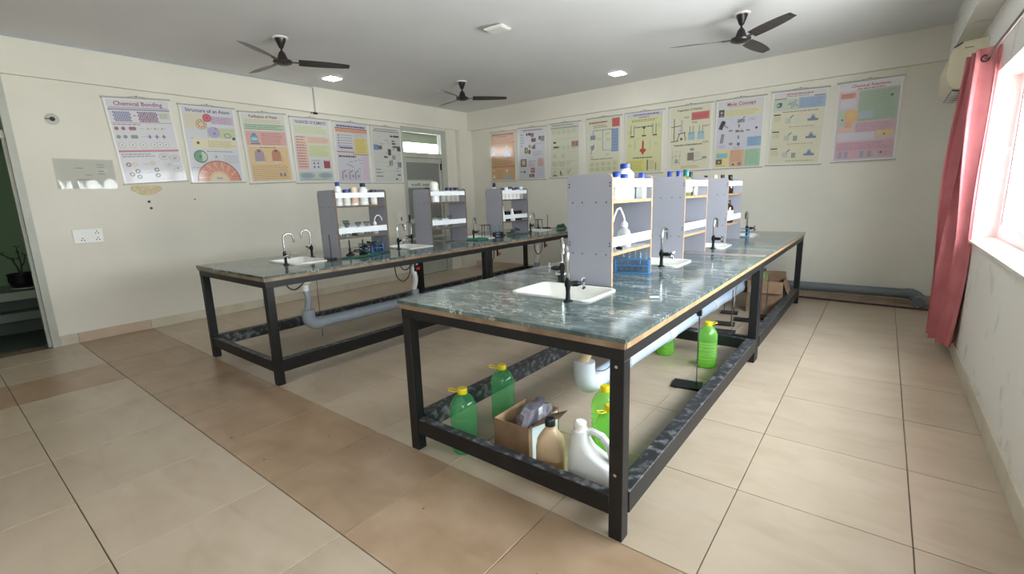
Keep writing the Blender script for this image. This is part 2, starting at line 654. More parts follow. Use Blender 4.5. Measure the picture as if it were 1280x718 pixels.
# ---- windows
def window(n, ya, yb, label_far):
    r = MB()
    xo, xi = XR + .16, XR + .22
    f = .05
    r.box(xo, ya, WZ0 + .02, xi, ya + f, WZ1).box(xo, yb - f, WZ0 + .02, xi, yb, WZ1)
    r.box(xo, ya + f, WZ0 + .02, xi, yb - f, WZ0 + .07).box(xo, ya + f, WZ1 - f, xi, yb - f, WZ1)
    win = struct('window_%d' % n, r, UPVC)
    k = int(round((yb - ya - 2 * f) / .85))
    w = (yb - ya - 2 * f) / k
    for i in range(k):
        a, b = ya + f + w * i, ya + f + w * (i + 1)
        zz0, zz1 = WZ0 + .07, WZ1 - f
        x0 = xo + (.002 if i % 2 else .028)
        s = MB()
        t = .055
        s.box(x0, a - .01, zz0, x0 + .028, a + t, zz1).box(x0, b - t, zz0, x0 + .028, b + .01, zz1)
        s.box(x0, a + t, zz0, x0 + .028, b - t, zz0 + t).box(x0, a + t, zz1 - t, x0 + .028, b - t, zz1)
        so = s.build('sash', UPVC, win, smooth=0)
        MB().box(x0 + .010, a + t, zz0 + t, x0 + .016, b - t, zz1 - t).build('pane', GLASSW, so, smooth=0)
        g = MB()
        g.box(x0 - .001, a + t, zz0 + t, x0 + .004, a + t + .008, zz1 - t).box(x0 - .001, b - t - .008, zz0 + t, x0 + .004, b - t, zz1 - t)
        g.build('gasket', DARKM, so, smooth=0)
        if i % 2 == 1:
            h = MB()
            yy = b - .03
            h.tube([(x0, yy, 1.66), (x0 - .03, yy, 1.65), (x0 - .045, yy, 1.58), (x0 - .045, yy + .005, 1.50), (x0 - .035, yy + .01, 1.44)], .008, 8)
            h.box(x0 - .008, yy - .012, 1.60, x0, yy + .012, 1.70)
            h.build('handle', WHITEP, so)
    sill = MB().box(XR - .025, ya - .0 if n > 1 else ya, WZ0 - .0, XR + .24, yb, WZ0 + .02, bev=.003)
    sill.build('sill', MARBLEW, win, smooth=0)
    return win


window(1, 0.0, 3.72, '')
window(2, -3.4, -1.9, '')  # unseen window added behind the camera, sized for the light on the floor

# ---- doorway to the corridor (left edge of the picture): frame and transom only
fr = MB()
fr.box(XL - .20, D1b - .06, 0, XL + .012, D1b, 2.70).box(XL - .20, D1a, 0, XL + .012, D1a + .06, 2.70)
fr.box(XL - .20, D1a + .06, 2.64, XL + .012, D1b - .06, 2.70)
d1 = struct('door_1', fr, ALU)
MB().box(XL - .12, D1a + .06, 2.12, XL - .03, D1b - .06, 2.20, bev=.004).build('transom_bar', ALU, d1, smooth=0)
MB().box(XL - .08, D1a + .06, 2.20, XL - .074, D1b - .06, 2.64).build('transom_pane', GLASSW, d1, smooth=0)
MB().box(XL - .115, D1b - .085, 0, XL - .05, D1b - .06, 2.12).build('door_stop', ALU, d1, smooth=0)
pl = MB()
zs = [0, .2, .45, .55, .85, 1.1, 1.3, 1.32, 1.5, 1.9, 2.3, 2.7]
for z0, z1 in zip(zs, zs[1:]):
    pl.box(XL - .01, D1b, z0, XL + .003, D1b + .018 + random.uniform(-.010, .022), z1)
pl.build('rough_plaster_edge', WALL, wall_left, smooth=0)

# ---- far-left door with fanlight
fr = MB()
fr.box(XL - .12, D2a, 0, XL - .02, D2a + .06, 2.68).box(XL - .12, D2b - .12, 0, XL - .02, D2b, 2.68)
fr.box(XL - .12, D2a + .06, 2.60, XL - .02, D2b - .12, 2.68).box(XL - .12, D2a + .06, 2.16, XL - .02, D2b - .12, 2.25)
d2 = struct('door_2', fr, ALU)
MB().box(XL - .075, D2a + .06, 2.25, XL - .069, D2b - .12, 2.60).build('fanlight_pane', GLASSW, d2, smooth=0)
lf = MB()
ya, yb = D2a + .065, D2b - .125
x0, x1 = XL - .09, XL - .05
lf.box(x0, ya, .01, x1, ya + .055, 2.155).box(x0, yb - .055, .01, x1, yb, 2.155)
lf.box(x0, ya + .055, 2.075, x1, yb - .055, 2.155).box(x0, ya + .055, .01, x1, yb - .055, .72).box(x0, ya + .055, .98, x1, yb - .055, 1.06)
leaf = lf.build('door_leaf', ALU, d2, smooth=0)
MB().box(x0 + .015, ya + .055, 1.06, x1 - .012, yb - .055, 2.075).build('upper_panel', DOORG, leaf, smooth=0)
MB().box(x0 + .015, ya + .055, .72, x1 - .012, yb - .055, .98).build('lower_panel', DOORG, leaf, smooth=0)
MB().box(XL - .05, yb - .02, 1.95, XL - .035, yb + .02, 2.07).build('hinge', DARKM, d2, smooth=0)
MB().box(x1, ya + .01, .98, x1 + .03, ya + .035, 1.14, bev=.004).build('handle', DARKM, leaf, smooth=0)

# ---- corridor outside
struct('trim_1', MB().box(XL - 2.4, -4.2, -.12, XL - .2, 13, -.01), CORRD)                     # corridor floor
struct('trim_2', MB().box(XL - 2.4, -4.2, 2.95, XL - .2, 13, 3.1).box(XL - 2.4, .9, 2.74, XL - 2.2, 13, 2.95), CORRC)
struct('trim_3', MB().box(XL - 2.4, -4.2, -.01, XL - 2.2, .8, 2.95).box(XL - 2.4, .8, -.01, XL - .2, .9, 2.95)
       .box(XL - 2.4, -4.3, -.01, XL - .2, -4.2, 2.95), DGREEN)  # cross wall and end wall added unseen to keep daylight off the doorway
struct('trim_4', MB().box(XL - 2.4, .9, -.01, XL - 2.2, 13, 2.2).box(XL - 2.4, 13, -.01, XL - .2, 13.2, 3.1).box(XL - .3, YB + .2, -.01, XL - .2, 13, 3.1), CORR)  # outer wall raised out of view to dim the corridor
ld = MB()
ld.box(-7.95, -2.6, .40, -7.15, .2, .50, bev=.006)
ledge = struct('trim_5', ld, CORR)
struct('trim_6', MB().box(-7.85, -2.6, -.01, -7.30, .2, .40), CORRD)
struct('trim_7', MB().box(-7.30, -2.6, .17, -7.05, .2, .27, bev=.004), CORRM)

# ---- ceiling and wall trunking
struct('trim_8', MB().box(XL + .05, YF, ZC - .016, XL + .064, 2.36, ZC), CONDUIT)
struct('trim_9', MB().box(XL + .05, 2.356, ZB + .0, XL + .062, 2.374, ZC - .016), CONDUIT)

# ================================================================== BENCHES
BX0, BX1 = -1.305, 0.0
BY1 = 5.06
SINKY = (.62, 1.93, 3.17, 4.42)
BCX = -.6525
DX = -2.90
YJ = 2.58
T = .06


def bench(label, edge_near, edge_side):
    b = thing('lab_bench', label, 'bench', (0, 0, 0))
    # stone top with four sink cut-outs
    mb = MB()
    xs = [BX0 - .012, BCX - .235, BCX + .235, BX1 + .012]
    ys = [-.015]
    for s in SINKY:
        ys += [s - .165, s + .165]
    ys.append(BY1 + .012)
    z0, z1 = .862, .88
    grid = {}
    V = {}

    def v(i, j, t):
        k = (i, j, t)
        if k not in V:
            V[k] = mb.bm.verts.new((xs[i], ys[j], z1 if t else z0))
        return V[k]

    def hole(i, j):
        return i == 1 and j % 2 == 1 and 0 < j < len(ys) - 2

    def solid(i, j):
        return 0 <= i < 3 and 0 <= j < len(ys) - 1 and not hole(i, j)
    for i in range(3):
        for j in range(len(ys) - 1):
            if not solid(i, j):
                continue
            mb.bm.faces.new((v(i, j, 1), v(i + 1, j, 1), v(i + 1, j + 1, 1), v(i, j + 1, 1)))
            mb.bm.faces.new((v(i, j, 0), v(i, j + 1, 0), v(i + 1, j + 1, 0), v(i + 1, j, 0)))
            if not solid(i - 1, j): mb.bm.faces.new((v(i, j, 0), v(i, j, 1), v(i, j + 1, 1), v(i, j + 1, 0)))
            if not solid(i + 1, j): mb.bm.faces.new((v(i + 1, j, 0), v(i + 1, j + 1, 0), v(i + 1, j + 1, 1), v(i + 1, j, 1)))
            if not solid(i, j - 1): mb.bm.faces.new((v(i, j, 0), v(i + 1, j, 0), v(i + 1, j, 1), v(i, j, 1)))
            if not solid(i, j + 1): mb.bm.faces.new((v(i, j + 1, 0), v(i, j + 1, 1), v(i + 1, j + 1, 1), v(i + 1, j + 1, 0)))
    mb.build('stone_top', STONE, b, smooth=0)
    MB().box(BX0 - .012, YJ - .03, .8795, BX1 + .012, YJ + .085, .8806).build('stone_joint', JOINTS, b, smooth=0)
    # plywood edge bands under the stone
    e = MB()
    e.box(BX0 - .008, -.010, .836, BX1 + .006, .008, .862).build('edge_band', edge_near, b, smooth=0)
    MB().box(BX1 - .010, .008, .836, BX1 + .008, BY1, .862).build('edge_band', edge_side, b, smooth=0)
    MB().box(BX0 - .008, .008, .836, BX0 + .010, BY1, .862).build('edge_band', edge_side, b, smooth=0)
    MB().box(BX0 - .008, BY1, .836, BX1 + .008, BY1 + .012, .862).build('edge_band', edge_near, b, smooth=0)
    # steel frame: eight legs, upper apron, lower rails
    leg = None
    for y in (0, YJ - .065, YJ + .005, BY1 - T):
        for x in (BX0, BX1 - T):
            if leg is None:
                leg = MB().box(0, 0, 0, T, T, .785, bev=.003).build('leg', STEEL, b, smooth=0)
                o = leg
            else:
                o = leg.copy()
                COL.objects.link(o)
            o.location = (x, y, .001)
    for ya, yb in ((0, YJ - .005), (YJ + .005, BY1)):
        for x in (BX0, BX1 - .05):
            MB().box(x, ya, .785, x + .05, yb, .836).build('apron', STEEL, b, smooth=0)
        for y in (ya, yb - .05):
            MB().box(BX0 + .05, y, .785, BX1 - .05, y + .05, .836).build('apron', STEEL, b, smooth=0)
        rails = [(x + .005, ya + T, x + .08, yb - T, .205) for x in (BX0 - .01, BX1 - .075)]
        rails += [(BX0 + T, y, BX1 - T, y + .05, .195) for y in (ya + .005, yb - .055)]
        for rx0, ry0, rx1, ry1, rz1 in rails:
            r_ = MB().box(rx0, ry0, .105, rx1, ry1, rz1, bev=.003)
            for f in r_.bm.faces:                         # the trodden upper face and the inner side are worn
                f.normal_update()
                inner = f.normal.x * (rx0 - BCX) < -.05
                f.material_index = 1 if f.normal.z > .5 or inner else 0
            r_.build('lower_rail', [STEEL, SPECK], b, smooth=0)
    for x, y, z in ((BX1 - .03, -.001, .76), (BX1 - .03, -.001, .30)):
        MB().lathe([(.007, 0), (.007, -.004)], (x, y, z), 8, axis='y').build('bolt', CHROME, b)
    return b


bench_a = bench('long green-marble lab bench nearest the window, plastic bottles on the floor below it', PLY_D, PLY)
bench_b = dup(bench_a, (DX, 0, 0), None, 'long green-marble lab bench beside the left wall, bare floor underneath it')
for ch in bench_b.children:
    if ch.name.startswith('edge_band') and ch.data.materials[0] == PLY:
        ch.data = ch.data.copy()
        ch.data.materials[0] = PLY_D


# ---- sinks
def sink():
    s = thing('sink', '', 'sink', (0, 0, 0))
    a, b = .25, .18
    rings = [rrect(-a, -b, a, b, .05, .001), rrect(-a, -b, a, b, .05, .009), rrect(-a + .008, -b + .008, a - .008, b - .008, .045, .012),
             rrect(-a + .018, -b + .018, a - .018, b - .018, .042, .009), rrect(-a + .024, -b + .024, a - .024, b - .024, .042, -.004),
             rrect(-a + .052, -b + .052, a - .052, b - .052, .05, -.15), rrect(-a + .085, -b + .080, a - .085, b - .080, .05, -.172)]
    inner = MB().loft(rings, (False, True))
    outer = [rrect(-a + .0185, -b + .0185, a - .0185, b - .0185, .042, .001), rrect(-a + .0185, -b + .0185, a - .0185, b - .0185, .042, -.03),
             rrect(-a + .044, -b + .044, a - .044, b - .044, .05, -.155), rrect(-a + .08, -b + .075, a - .08, b - .075, .05, -.178)]
    inner.loft(outer, (False, True))
    inner.build('basin', WHITE_CER, s, fix=False)
    MB().lathe([(.034, -.1715), (.034, -.169), (.026, -.169), (.022, -.1712)], (.06, 0, 0), 16).build('drain_ring', CHROME, s)
    return s


sk = sink()
tags_a = ['white sink near the front end of the window-side bench, the sink closest to the camera',
          'white sink between the first and second grey racks of the window-side bench',
          'white sink between the second and third grey racks of the window-side bench',
          'white sink at the back-wall end of the window-side bench']
tags_b = ['white sink at the near end of the left bench, in front of its first rack',
          'white sink between the first and second grey racks of the left bench',
          'white sink between the second and third racks of the left bench, by a green tray',
          'white sink at the back-wall end of the left bench, with retort stands behind it']
first = True
for dx, tg, lab in ((0, tags_a, 'a'), (DX, tags_b, 'b')):
    for y, t in zip(SINKY, tg):
        loc = (BCX + dx, y, .88)
        if first:
            sk.location = loc; sk['label'] = t; sk['group'] = 'white lab sinks set into the benches'
            first = False
        else:
            dup(sk, loc, None, t)


# ---- taps
def tap():
    t = thing('tap', '', 'tap')
    MB().lathe([(.024, 0), (.024, .006), (.013, .012), (.011, .05), (.013, .075), (.017, .080), (.018, .105), (.012, .112), (.0095, .125)], seg=14).build('pillar', DARKM, t)
    g = [(0, 0, .12), (0, 0, .20), (0, 0, .232)]
    R = .042
    for k in range(1, 9):
        a = radians(180 - 22.5 * k)
        g.append((0, R + R * cos(a), .232 + R * sin(a)))
    g += [(0, 2 * R, .215), (0, 2 * R + .003, .192)]
    MB().tube(g, [.0095] * (len(g) - 2) + [.0085, .0075], 10).build('spout', CHROME, t)
    MB().lathe([(.013, .018), (.015, .030), (.015, .050), (.011, .056), (.007, .075)], (0, 0, .092), 12, axis='x').build('valve_body', DARKM, t)
    h = MB()
    for a in (0, pi / 2):
        ax = Vector((0, cos(a + .5), sin(a + .5)))
        c = Vector((.078, 0, .092))
        h.tube([c - ax * .034, c, c + ax * .034], [.008, .005, .008], 8)
    h.lathe([(.008, .070), (.008, .086)], (0, 0, .092), 10, axis='x')
    h.build('cross_handle', CHROME, t)
    return t


tp = tap()
spots = [((BCX + .152, .42), 37, 'chrome gooseneck tap at the right front corner of the sink nearest the camera'),
         ((BCX - .150, .85), 217, 'chrome gooseneck tap behind the nearest sink, with its cross handle turned left'),
         ((BCX + .145, 1.725), -5, 'chrome gooseneck tap beside the second grey rack of the window-side bench'),
         ((BCX + .165, 2.97), -5, 'chrome gooseneck tap beside the third grey rack of the window-side bench'),
         ((BCX + .17, 4.30), 25, 'chrome gooseneck tap at the back-wall end of the window-side bench'),
         ((BCX + DX + .152, .42), -12, 'gooseneck tap at the front edge of the left bench, its spout over the near sink'),
         ((BCX + DX - .16, .84), 168, 'gooseneck tap at the wall side of the near sink of the left bench'),
         ((BCX + DX + .11, 1.70), -5, 'gooseneck tap just past the first rack of the left bench, on its front side'),
         ((BCX + DX - .16, 2.12), 175, 'gooseneck tap just past the first rack of the left bench, on its wall side'),
         ((BCX + DX + .10, 2.93), 20, 'gooseneck tap between the second and third racks of the left bench'),
         ((BCX + DX + .10, 4.20), -10, 'gooseneck tap just past the third rack of the left bench')]
for k, ((x, y), a, lb) in enumerate(spots):
    if k == 0:
        tp.location = (x, y, .88); tp.rotation_euler = (0, 0, radians(a)); tp['label'] = lb; tp['group'] = 'gooseneck lab taps on the benches'
    else:
        dup(tp, (x, y, .8805), radians(a), lb)


# ---- racks
def rack(edge, length):
    r = thing('reagent_rack', '', 'rack')
    hw, H, th = .145, .645, .018
    for y in (0, length - th):
        p = MB()
        c = .03
        poly = [(-hw, 0), (hw, 0), (hw, H - c), (hw - .009, H - .009), (hw - c, H), (-hw + c, H), (-hw + .009, H - .009), (-hw, H - c)]
        p.prism(poly, 'y', y, y + th, mat=0)
        for f in p.bm.faces:
            f.normal_update()
            if abs(f.normal.y) < .5:
                f.material_index = 1
        so = p.build('side_panel', [LAM, edge], r, smooth=0)
        q = MB()
        yo = y if y == 0 else y + th
        s = -1 if y == 0 else 1
        for z in (.185, .485):
            for x in (-.11, -.045, .045, .11):
                q.lathe([(.0045, 0), (.0045, s * .0015)], (x, yo, z), 8, axis='y')
        for z in (.235, .252, .575, .592):
            for x in (-.132, .132):
                q.lathe([(.0045, 0), (.0045, s * .0015)], (x, yo, z), 8, axis='y')
        q.build('screw_heads', SCREW, so)['kind'] = 'stuff'
    for z in (.176, .476):
        p = MB().box(-hw + .004, th, z, hw - .004, length - th, z + .018)
        for f in p.bm.faces:
            f.normal_update()
            if abs(f.normal.x) > .5:
                f.material_index = 1
        p.build('shelf', [SHELFW, edge], r, smooth=0)
    for z0, z1 in ((.228, .284), (.568, .617)):
        for x in (-hw + .001, hw - .009):
            MB().box(x, th, z0, x + .008, length - th, z1).build('guard_rail', RAILW, r, smooth=0)
    return r


RXA, RXB = -.628, -3.505
rk = rack(PLY, .595)
rk.location = (RXA, .873, .8802)
tag(rk, 'large pale grey rack with wooden edges nearest the camera, behind the first sink', group='reagent racks on the benches')
dup(rk, (RXA, 2.115, .8802), 0, 'pale grey two-shelf rack in the middle of the window-side bench')
dup(rk, (RXA, 3.39, .8802), 0, 'pale grey two-shelf rack farthest back on the window-side bench')
EDGE_DK = M('dark_rack_edging', (96, 80, 66), 0.5)
rkb = rack(EDGE_DK, .595)
rkb.location = (RXB, .925, .8802)
tag(rkb, 'grey two-shelf rack with brown edges nearest the camera on the left bench', group='reagent racks on the benches')
dup(rkb, (RXB, 2.125, .8802), 0, 'grey two-shelf rack in the middle of the left bench, before the grey door')
dup(rkb, (RXB, 3.42, .8802), 0, 'grey two-shelf rack at the far end of the left bench')
ZU, ZL = .8802 + .494 + .0005, .8802 + .194 + .0005      # shelf tops
ZT = .881                                                 # bench top


# ---- bottles
def bottle(loc, r, h, body, cap, label, name='reagent_bottle', lab=None, neck=.5, capr=None, caph=.026, cat='bottle', group='reagent bottles on the rack shelves', rot=None):
    b = thing(name, label, cat, loc, random.uniform(0, 6), group)
    if rot: b.rotation_euler = rot
    nr = r * neck
    hb = h - caph
    sh = hb - r * .75
    prof = [(r * .9, 0), (r, .006), (r, sh), (r * .93, sh + r * .18), (nr * 1.15, hb - .012), (nr, hb - .006), (nr, hb)]
    MB().lathe(prof, seg=18).build('body', body, b)
    cr = capr or nr * 1.22
    MB().lathe([(cr, hb - .006), (cr, h - .004), (cr * .9, h)], seg=16).build('cap', cap, b)
    if lab:
        MB().lathe([(r + .0006, sh * .22), (r + .0006, sh * .8)], seg=18, caps=(False, False)).build('label', lab, b)
    return b


A = RXA
bottle((A + .005, 1.345, ZU), .056, .225, WHITEB, BLUEC, 'big white plastic bottle with wide blue cap, tallest on the nearest rack')
bottle((A + .078, 1.065, ZU), .040, .165, WHITEB, BLUEC, 'small white bottle with blue cap, first behind the top rail of the nearest rack', lab=LABELW)
bottle((A + .080, 1.165, ZU), .042, .152, WHITEB, BLUEC, 'small blue-capped white bottle just before the big white bottle on the nearest rack', lab=LABELW)
bottle((A + .092, 1.405, ZU), .034, .165, FROST, BLUEC, 'translucent bottle with blue cap beyond the big white bottle on the nearest rack')
bottle((A + .062, 1.265, ZU), .040, .120, WHITEB, WHITEP, 'short all-white jar between the big and the small bottles on the nearest rack', neck=.8)


def wash_bottle(loc, rz, label, h=.13, r=.037, k=1.0):
    b = thing('wash_bottle', label, 'wash bottle', loc, rz, 'wash bottles on the lower shelves')
    MB().lathe([(r * .9, 0), (r, .006), (r, h * .62), (r * .8, h * .78), (r * .42, h * .9), (r * .42, h)], seg=18).build('body', FROST, b)
    MB().lathe([(r * .5, h - .006), (r * .5, h + .014), (r * .2, h + .03)], seg=14).build('cap', WHITEP, b)
    z = h + .025
    MB().tube([(0, 0, z), (0, 0, z + .02), (-.010 * k, 0, z + .045), (-.033 * k, 0, z + .042 + .024 * k), (-.056 * k, 0, z + .040 + .022 * k), (-.075 * k, 0, z + .042), (-.084 * k, 0, z + .01)], .0035 + .0012 * k, 8).build('jet_tube', WHITEP, b)
    return b


wash_bottle((A + .068, 1.205, ZL), radians(90), 'white wash bottle with long curved spout on the lower shelf of the nearest rack', .135, .044, 1.9)


def beaker(loc, r, h, label, mat=None, group='glass beakers and vessels'):
    b = thing('beaker', label, 'beaker', loc, random.uniform(0, 6), group)
    q = MB().loft([[(rr * cos(2 * pi * k / 18), rr * sin(2 * pi * k / 18), z) for k in range(18)] for rr, z in
                   ((r, 0), (r, h * .95), (r * 1.07, h), (r * .99, h * .95), (r * .96, .004))], (True, True))
    q.build('vessel', mat or GLASS, b)
    return b


beaker((A - .108, 1.35, ZT), .036, .085, 'clear glass beaker standing left of the blue test tube rack under the nearest rack', FROST)
beaker((A + .06, 1.0, ZL), .034, .085, 'small clear beaker next to the wash bottle on the nearest rack')
clip = MB().box(-.02, -.008, 0, .02, .008, .018, bev=.003).box(-.004, -.004, .018, .004, .004, .034)
tag(clip.build('stopper', BLACKP, None, (A + .10, 1.07, ZL)), 'small black rubber stopper beside the wash bottle on the nearest rack', 'stopper')


def tube_rack(loc, rz, label, n=6, length=.22, mat=None, tubes=True, h=.10):
    b = thing('test_tube_rack', label, 'test tube rack', loc, rz, 'test tube racks on the benches')
    mat = mat or BLUEP
    L = length / 2
    MB().box(-L - .008, -.035, 0, L + .008, .035, .010, bev=.002).build('base', mat, b, smooth=0)
    for s in (-1, 1):
        MB().box(s * L - .004, -.030, .010, s * L + .004, .030, h).build('end_plate', mat, b, smooth=0)
    q = MB()
    xs = [-L + length * (k + .5) / n for k in range(n)]
    # top and middle plates: strips between the holes
    for z in (h - .006, h * .5):
        for y0, y1 in ((-.030, -.019), (-.003, .003), (.019, .030)):
            q.box(-L, y0, z, L, y1, z + .006)
        for xa in [-L] + [(a + c) / 2 for a, c in zip(xs, xs[1:])] + [L]:
            q.box(xa - .004, -.019, z, xa + .004, .019, z + .006)
    q.build('hole_plates', mat, b, smooth=0)
    if tubes:
        t0 = None
        for x in xs:
            for y in (-.011, .011):
                if random.random() < .75:
                    if t0 is None:
                        t0 = MB().lathe([(.003, .0), (.0065, .005), (.0068, .14), (.0078, .145)], seg=10, caps=(True, False)).build('test_tube', GLASS, b, (x, y, .011))
                    else:
                        o = t0.copy(); COL.objects.link(o); o.location = (x, y, .011)
    return b


tube_rack((A + .055, 1.372, ZT), radians(14), 'pale blue test tube rack with glass tubes under the nearest rack on the window-side bench')
tag(MB().lathe([(.006, -.022), (.006, .022)], seg=10, axis='x').build('chalk_stick', CHALK, None, (-.158, .70, .8862)), 'short white piece of chalk lying on the marble near the bench edge', 'chalk').rotation_euler = (0, 0, radians(30))
cu = thing('porcelain_cup', 'small white porcelain cup behind the taps of the nearest sink', 'cup', (BCX - .225, .955, ZT))
MB().lathe([(.018, 0), (.020, .004), (.032, .034), (.034, .04), (.031, .038), (.018, .006)], seg=16).build('bowl', CHROME_D, cu)
MB().lathe([(.0345, .030), (.0355, .041), (.031, .041)], seg=16, caps=(False, False)).build('rim', WHITEP, cu)

# rack 2 (window side)
y0 = 2.115
bottle((A - .085, y0 + .20, ZU), .030, .150, AMBER, BLACKP, 'dark bottle with flat black cap peeping over the second rack, leftmost', caph=.02)
bottle((A - .015, y0 + .10, ZU), .030, .195, WHITEB, BLUEC, 'bottle with tall blue cap, left one of two over the second rack panel', caph=.05)
bottle((A + .060, y0 + .09, ZU), .030, .195, WHITEB, BLUEC, 'bottle with tall blue cap, right one of two over the second rack panel', caph=.05)
bottle((A + .082, y0 + .20, ZU), .042, .205, PALEG, TEALC, 'pale green bottle with teal cap and white label on the second rack', lab=LABELW, caph=.04, neck=.45)
bottle((A + .075, y0 + .33, ZU), .026, .19, AMBER, BLACKP, 'slim dark bottle with long black dropper cap on the second rack', caph=.07, neck=.55)
bottle((A + .080, y0 + .43, ZU), .028, .10, FROST, WHITEP, 'short clear jar at the far end of the second rack top shelf', neck=.85, caph=.015)
beaker((A + .075, y0 + .10, ZL), .032, .085, 'small clear beaker on the lower shelf of the second rack')
bottle((A + .06, y0 + .08, ZT), .024, .12, AMBER, BLACKP, 'slim dark bottle standing on the marble under the second rack', caph=.02)
# rack 3 (window side)
y0 = 3.39
bottle((A - .10, y0 + .10, ZU), .030, .185, AMBER, BLACKP, 'amber bottle with black cap at the left over the third rack panel', caph=.035)
bottle((A - .01, y0 + .10, ZU), .034, .185, WHITEB, CREAMP, 'white bottle with cream cap over the middle of the third rack panel', caph=.03)
bottle((A + .05, y0 + .14, ZU), .030, .185, AMBER, BLACKP, 'amber bottle with black cap right of the cream-capped bottle on the third rack', caph=.035)
bottle((A + .095, y0 + .26, ZU), .034, .185, AMBER, BLACKP, 'amber bottle with black cap behind the front rail of the third rack', caph=.035)
bottle((A + .076, y0 + .30, ZL), .055, .23, AMBER, BLACKP, 'big amber bottle with white label on the lower shelf of the third rack', lab=LABELW, caph=.03, neck=.4)
bottle((A + .095, y0 + .10, ZL), .028, .06, AMBER, BLACKP, 'short dark jar on the lower shelf of the third rack', neck=.85, caph=.018)
tube_rack((A + .085, 4.165, ZT), radians(3), 'pale blue test tube rack beyond the third rack on the window-side bench', tubes=False)

# left bench, first rack
B = RXB
y0 = .925
bottle((B + .10, y0 + .075, ZU), .033, .225, WHITEB, BLUEC, 'tall white bottle with blue cap, first on the left bench nearest rack', lab=LABELW, caph=.032)
bottle((B + .098, y0 + .165, ZU), .033, .155, WHITEB, BLUEC, 'short white bottle with blue cap, second on the left bench nearest rack', lab=LABELW, neck=.8)
bottle((B + .098, y0 + .25, ZU), .034, .175, WHITEB, CREAMP, 'white bottle with cream round cap and peach label on the left bench nearest rack', lab=LABELP, neck=.75, caph=.045)
bottle((B + .020, y0 + .285, ZU), .030, .165, FROST, GREENC, 'clear bottle with dark green cap behind the rail of the left bench nearest rack', neck=.8)
bottle((B + .086, y0 + .365, ZU), .044, .215, WHITEB, NAVYC, 'wide white bottle with navy cap, fifth on the left bench nearest rack', lab=LABELW, caph=.03)
bottle((B + .02, y0 + .42, ZU), .028, .155, AMBER, PURPC, 'dark bottle with purple cap behind the rail of the left bench nearest rack', neck=.8)
bottle((B + .100, y0 + .475, ZU), .033, .150, CREAMP, PURPC, 'cream jar with purple cap, last on the left bench nearest rack', lab=LABELW, neck=.85)


def flask(loc, label):
    b = thing('conical_flask', label, 'flask', loc, random.uniform(0, 6), 'glass beakers and vessels')
    q = MB()
    rings = []
    for rr, z in ((.032, 0), (.034, .008), (.012, .085), (.011, .115), (.015, .12), (.009, .115), (.010, .085), (.030, .010)):
        rings.append([(rr * cos(2 * pi * k / 16), rr * sin(2 * pi * k / 16), z) for k in range(16)])
    q.loft(rings, (True, True)).build('vessel', GLASS, b)
    return b


def funnel_cup(loc, label, h=.13):
    """inverted-cone glass funnel standing in a short beaker"""
    b = thing('glass_funnel', label, 'funnel', loc, 0, 'glass beakers and vessels')
    MB().loft([[(rr * cos(2 * pi * k / 16), rr * sin(2 * pi * k / 16), z) for k in range(16)] for rr, z in
               ((.028, 0), (.028, .07), (.026, .07), (.026, .004))], (True, True)).build('holder', GLASS, b)
    MB().loft([[(rr * cos(2 * pi * k / 16), rr * sin(2 * pi * k / 16), z) for k in range(16)] for rr, z in
               ((.005, .02), (.006, .07), (.034, h), (.036, h + .003), (.032, h), (.004, .075), (.003, .02))], (True, True)).build('cone', GLASS, b)
    MB().lathe([(.034, h - .002), (.037, h + .003), (.033, h + .004)], seg=16, caps=(False, False)).build('rim', CHROME_D, b)
    return b


flask((B + .09, y0 + .06, ZL), 'small conical flask, first on the lower shelf of the left bench nearest rack')
funnel_cup((B + .095, y0 + .14, ZL), 'glass funnel nearest the camera on the lower shelf of the left bench nearest rack')
funnel_cup((B + .02, y0 + .18, ZL), 'tall glass funnel at the back of the lower shelf of the left bench nearest rack', .15)
funnel_cup((B + .095, y0 + .27, ZL), 'glass funnel at the middle of the lower shelf of the left bench nearest rack')
funnel_cup((B + .09, y0 + .37, ZL), 'glass funnel next to the wash bottle on the left bench nearest rack')
bottle((B + .02, y0 + .27, ZL), .030, .055, AMBER, BLACKP, 'short dark jar amid glass funnels on the left bench nearest rack', neck=.85, caph=.018)
wash_bottle((B + .07, y0 + .485, ZL), radians(-100), 'small white wash bottle at the end of the lower shelf on the left bench', .10, .034)
beaker((B - .02, y0 + .44, ZL), .030, .08, 'clear beaker behind the wash bottle on the left bench nearest rack')


def stand(loc, rz, label, h=.55, plate=(.20, .13), clamp=False, rodmat=None, lean=(0, 0)):
    b = thing('retort_stand', label, 'stand', loc, rz, 'retort stands')
    MB().box(-plate[0] / 2, -plate[1] / 2, 0, plate[0] / 2, plate[1] / 2, .016, bev=.002).build('base_plate', BLACKP, b, smooth=0)
    rx = plate[0] / 2 - .035
    MB().tube([(rx, 0, .016), (rx + lean[0], lean[1], h)], .005, 8).build('rod', rodmat or CHROME_D, b)
    if clamp:
        q = MB().box(rx - .016, -.018, h - .03, rx + .016, .018, h + .012, bev=.003)
        q.tube([(rx, .0, h - .01), (rx - .05, .0, h - .014), (rx - .09, .0, h - .012)], .006, 8)
        q.build('boss_clamp', BLACKP, b)
    return b


def hose(name, path, r, mat, label, cat='hose', group=None, closed=False):
    P = [Vector(p) for p in path]
    out = []
    n = len(P)
    for i in range(n - 1):
        p0, p1, p2, p3 = P[max(i - 1, 0)], P[i], P[i + 1], P[min(i + 2, n - 1)]
        for k in range(6):
            t = k / 6
            out.append(0.5 * ((2 * p1) + (-p0 + p2) * t + (2 * p0 - 5 * p1 + 4 * p2 - p3) * t * t + (-p0 + 3 * p1 - 3 * p2 + p3) * t ** 3))
    out.append(P[-1])
    o = MB().tube([tuple(p) for p in out], r, 7).build(name, mat)
    return tag(o, label, cat, group)


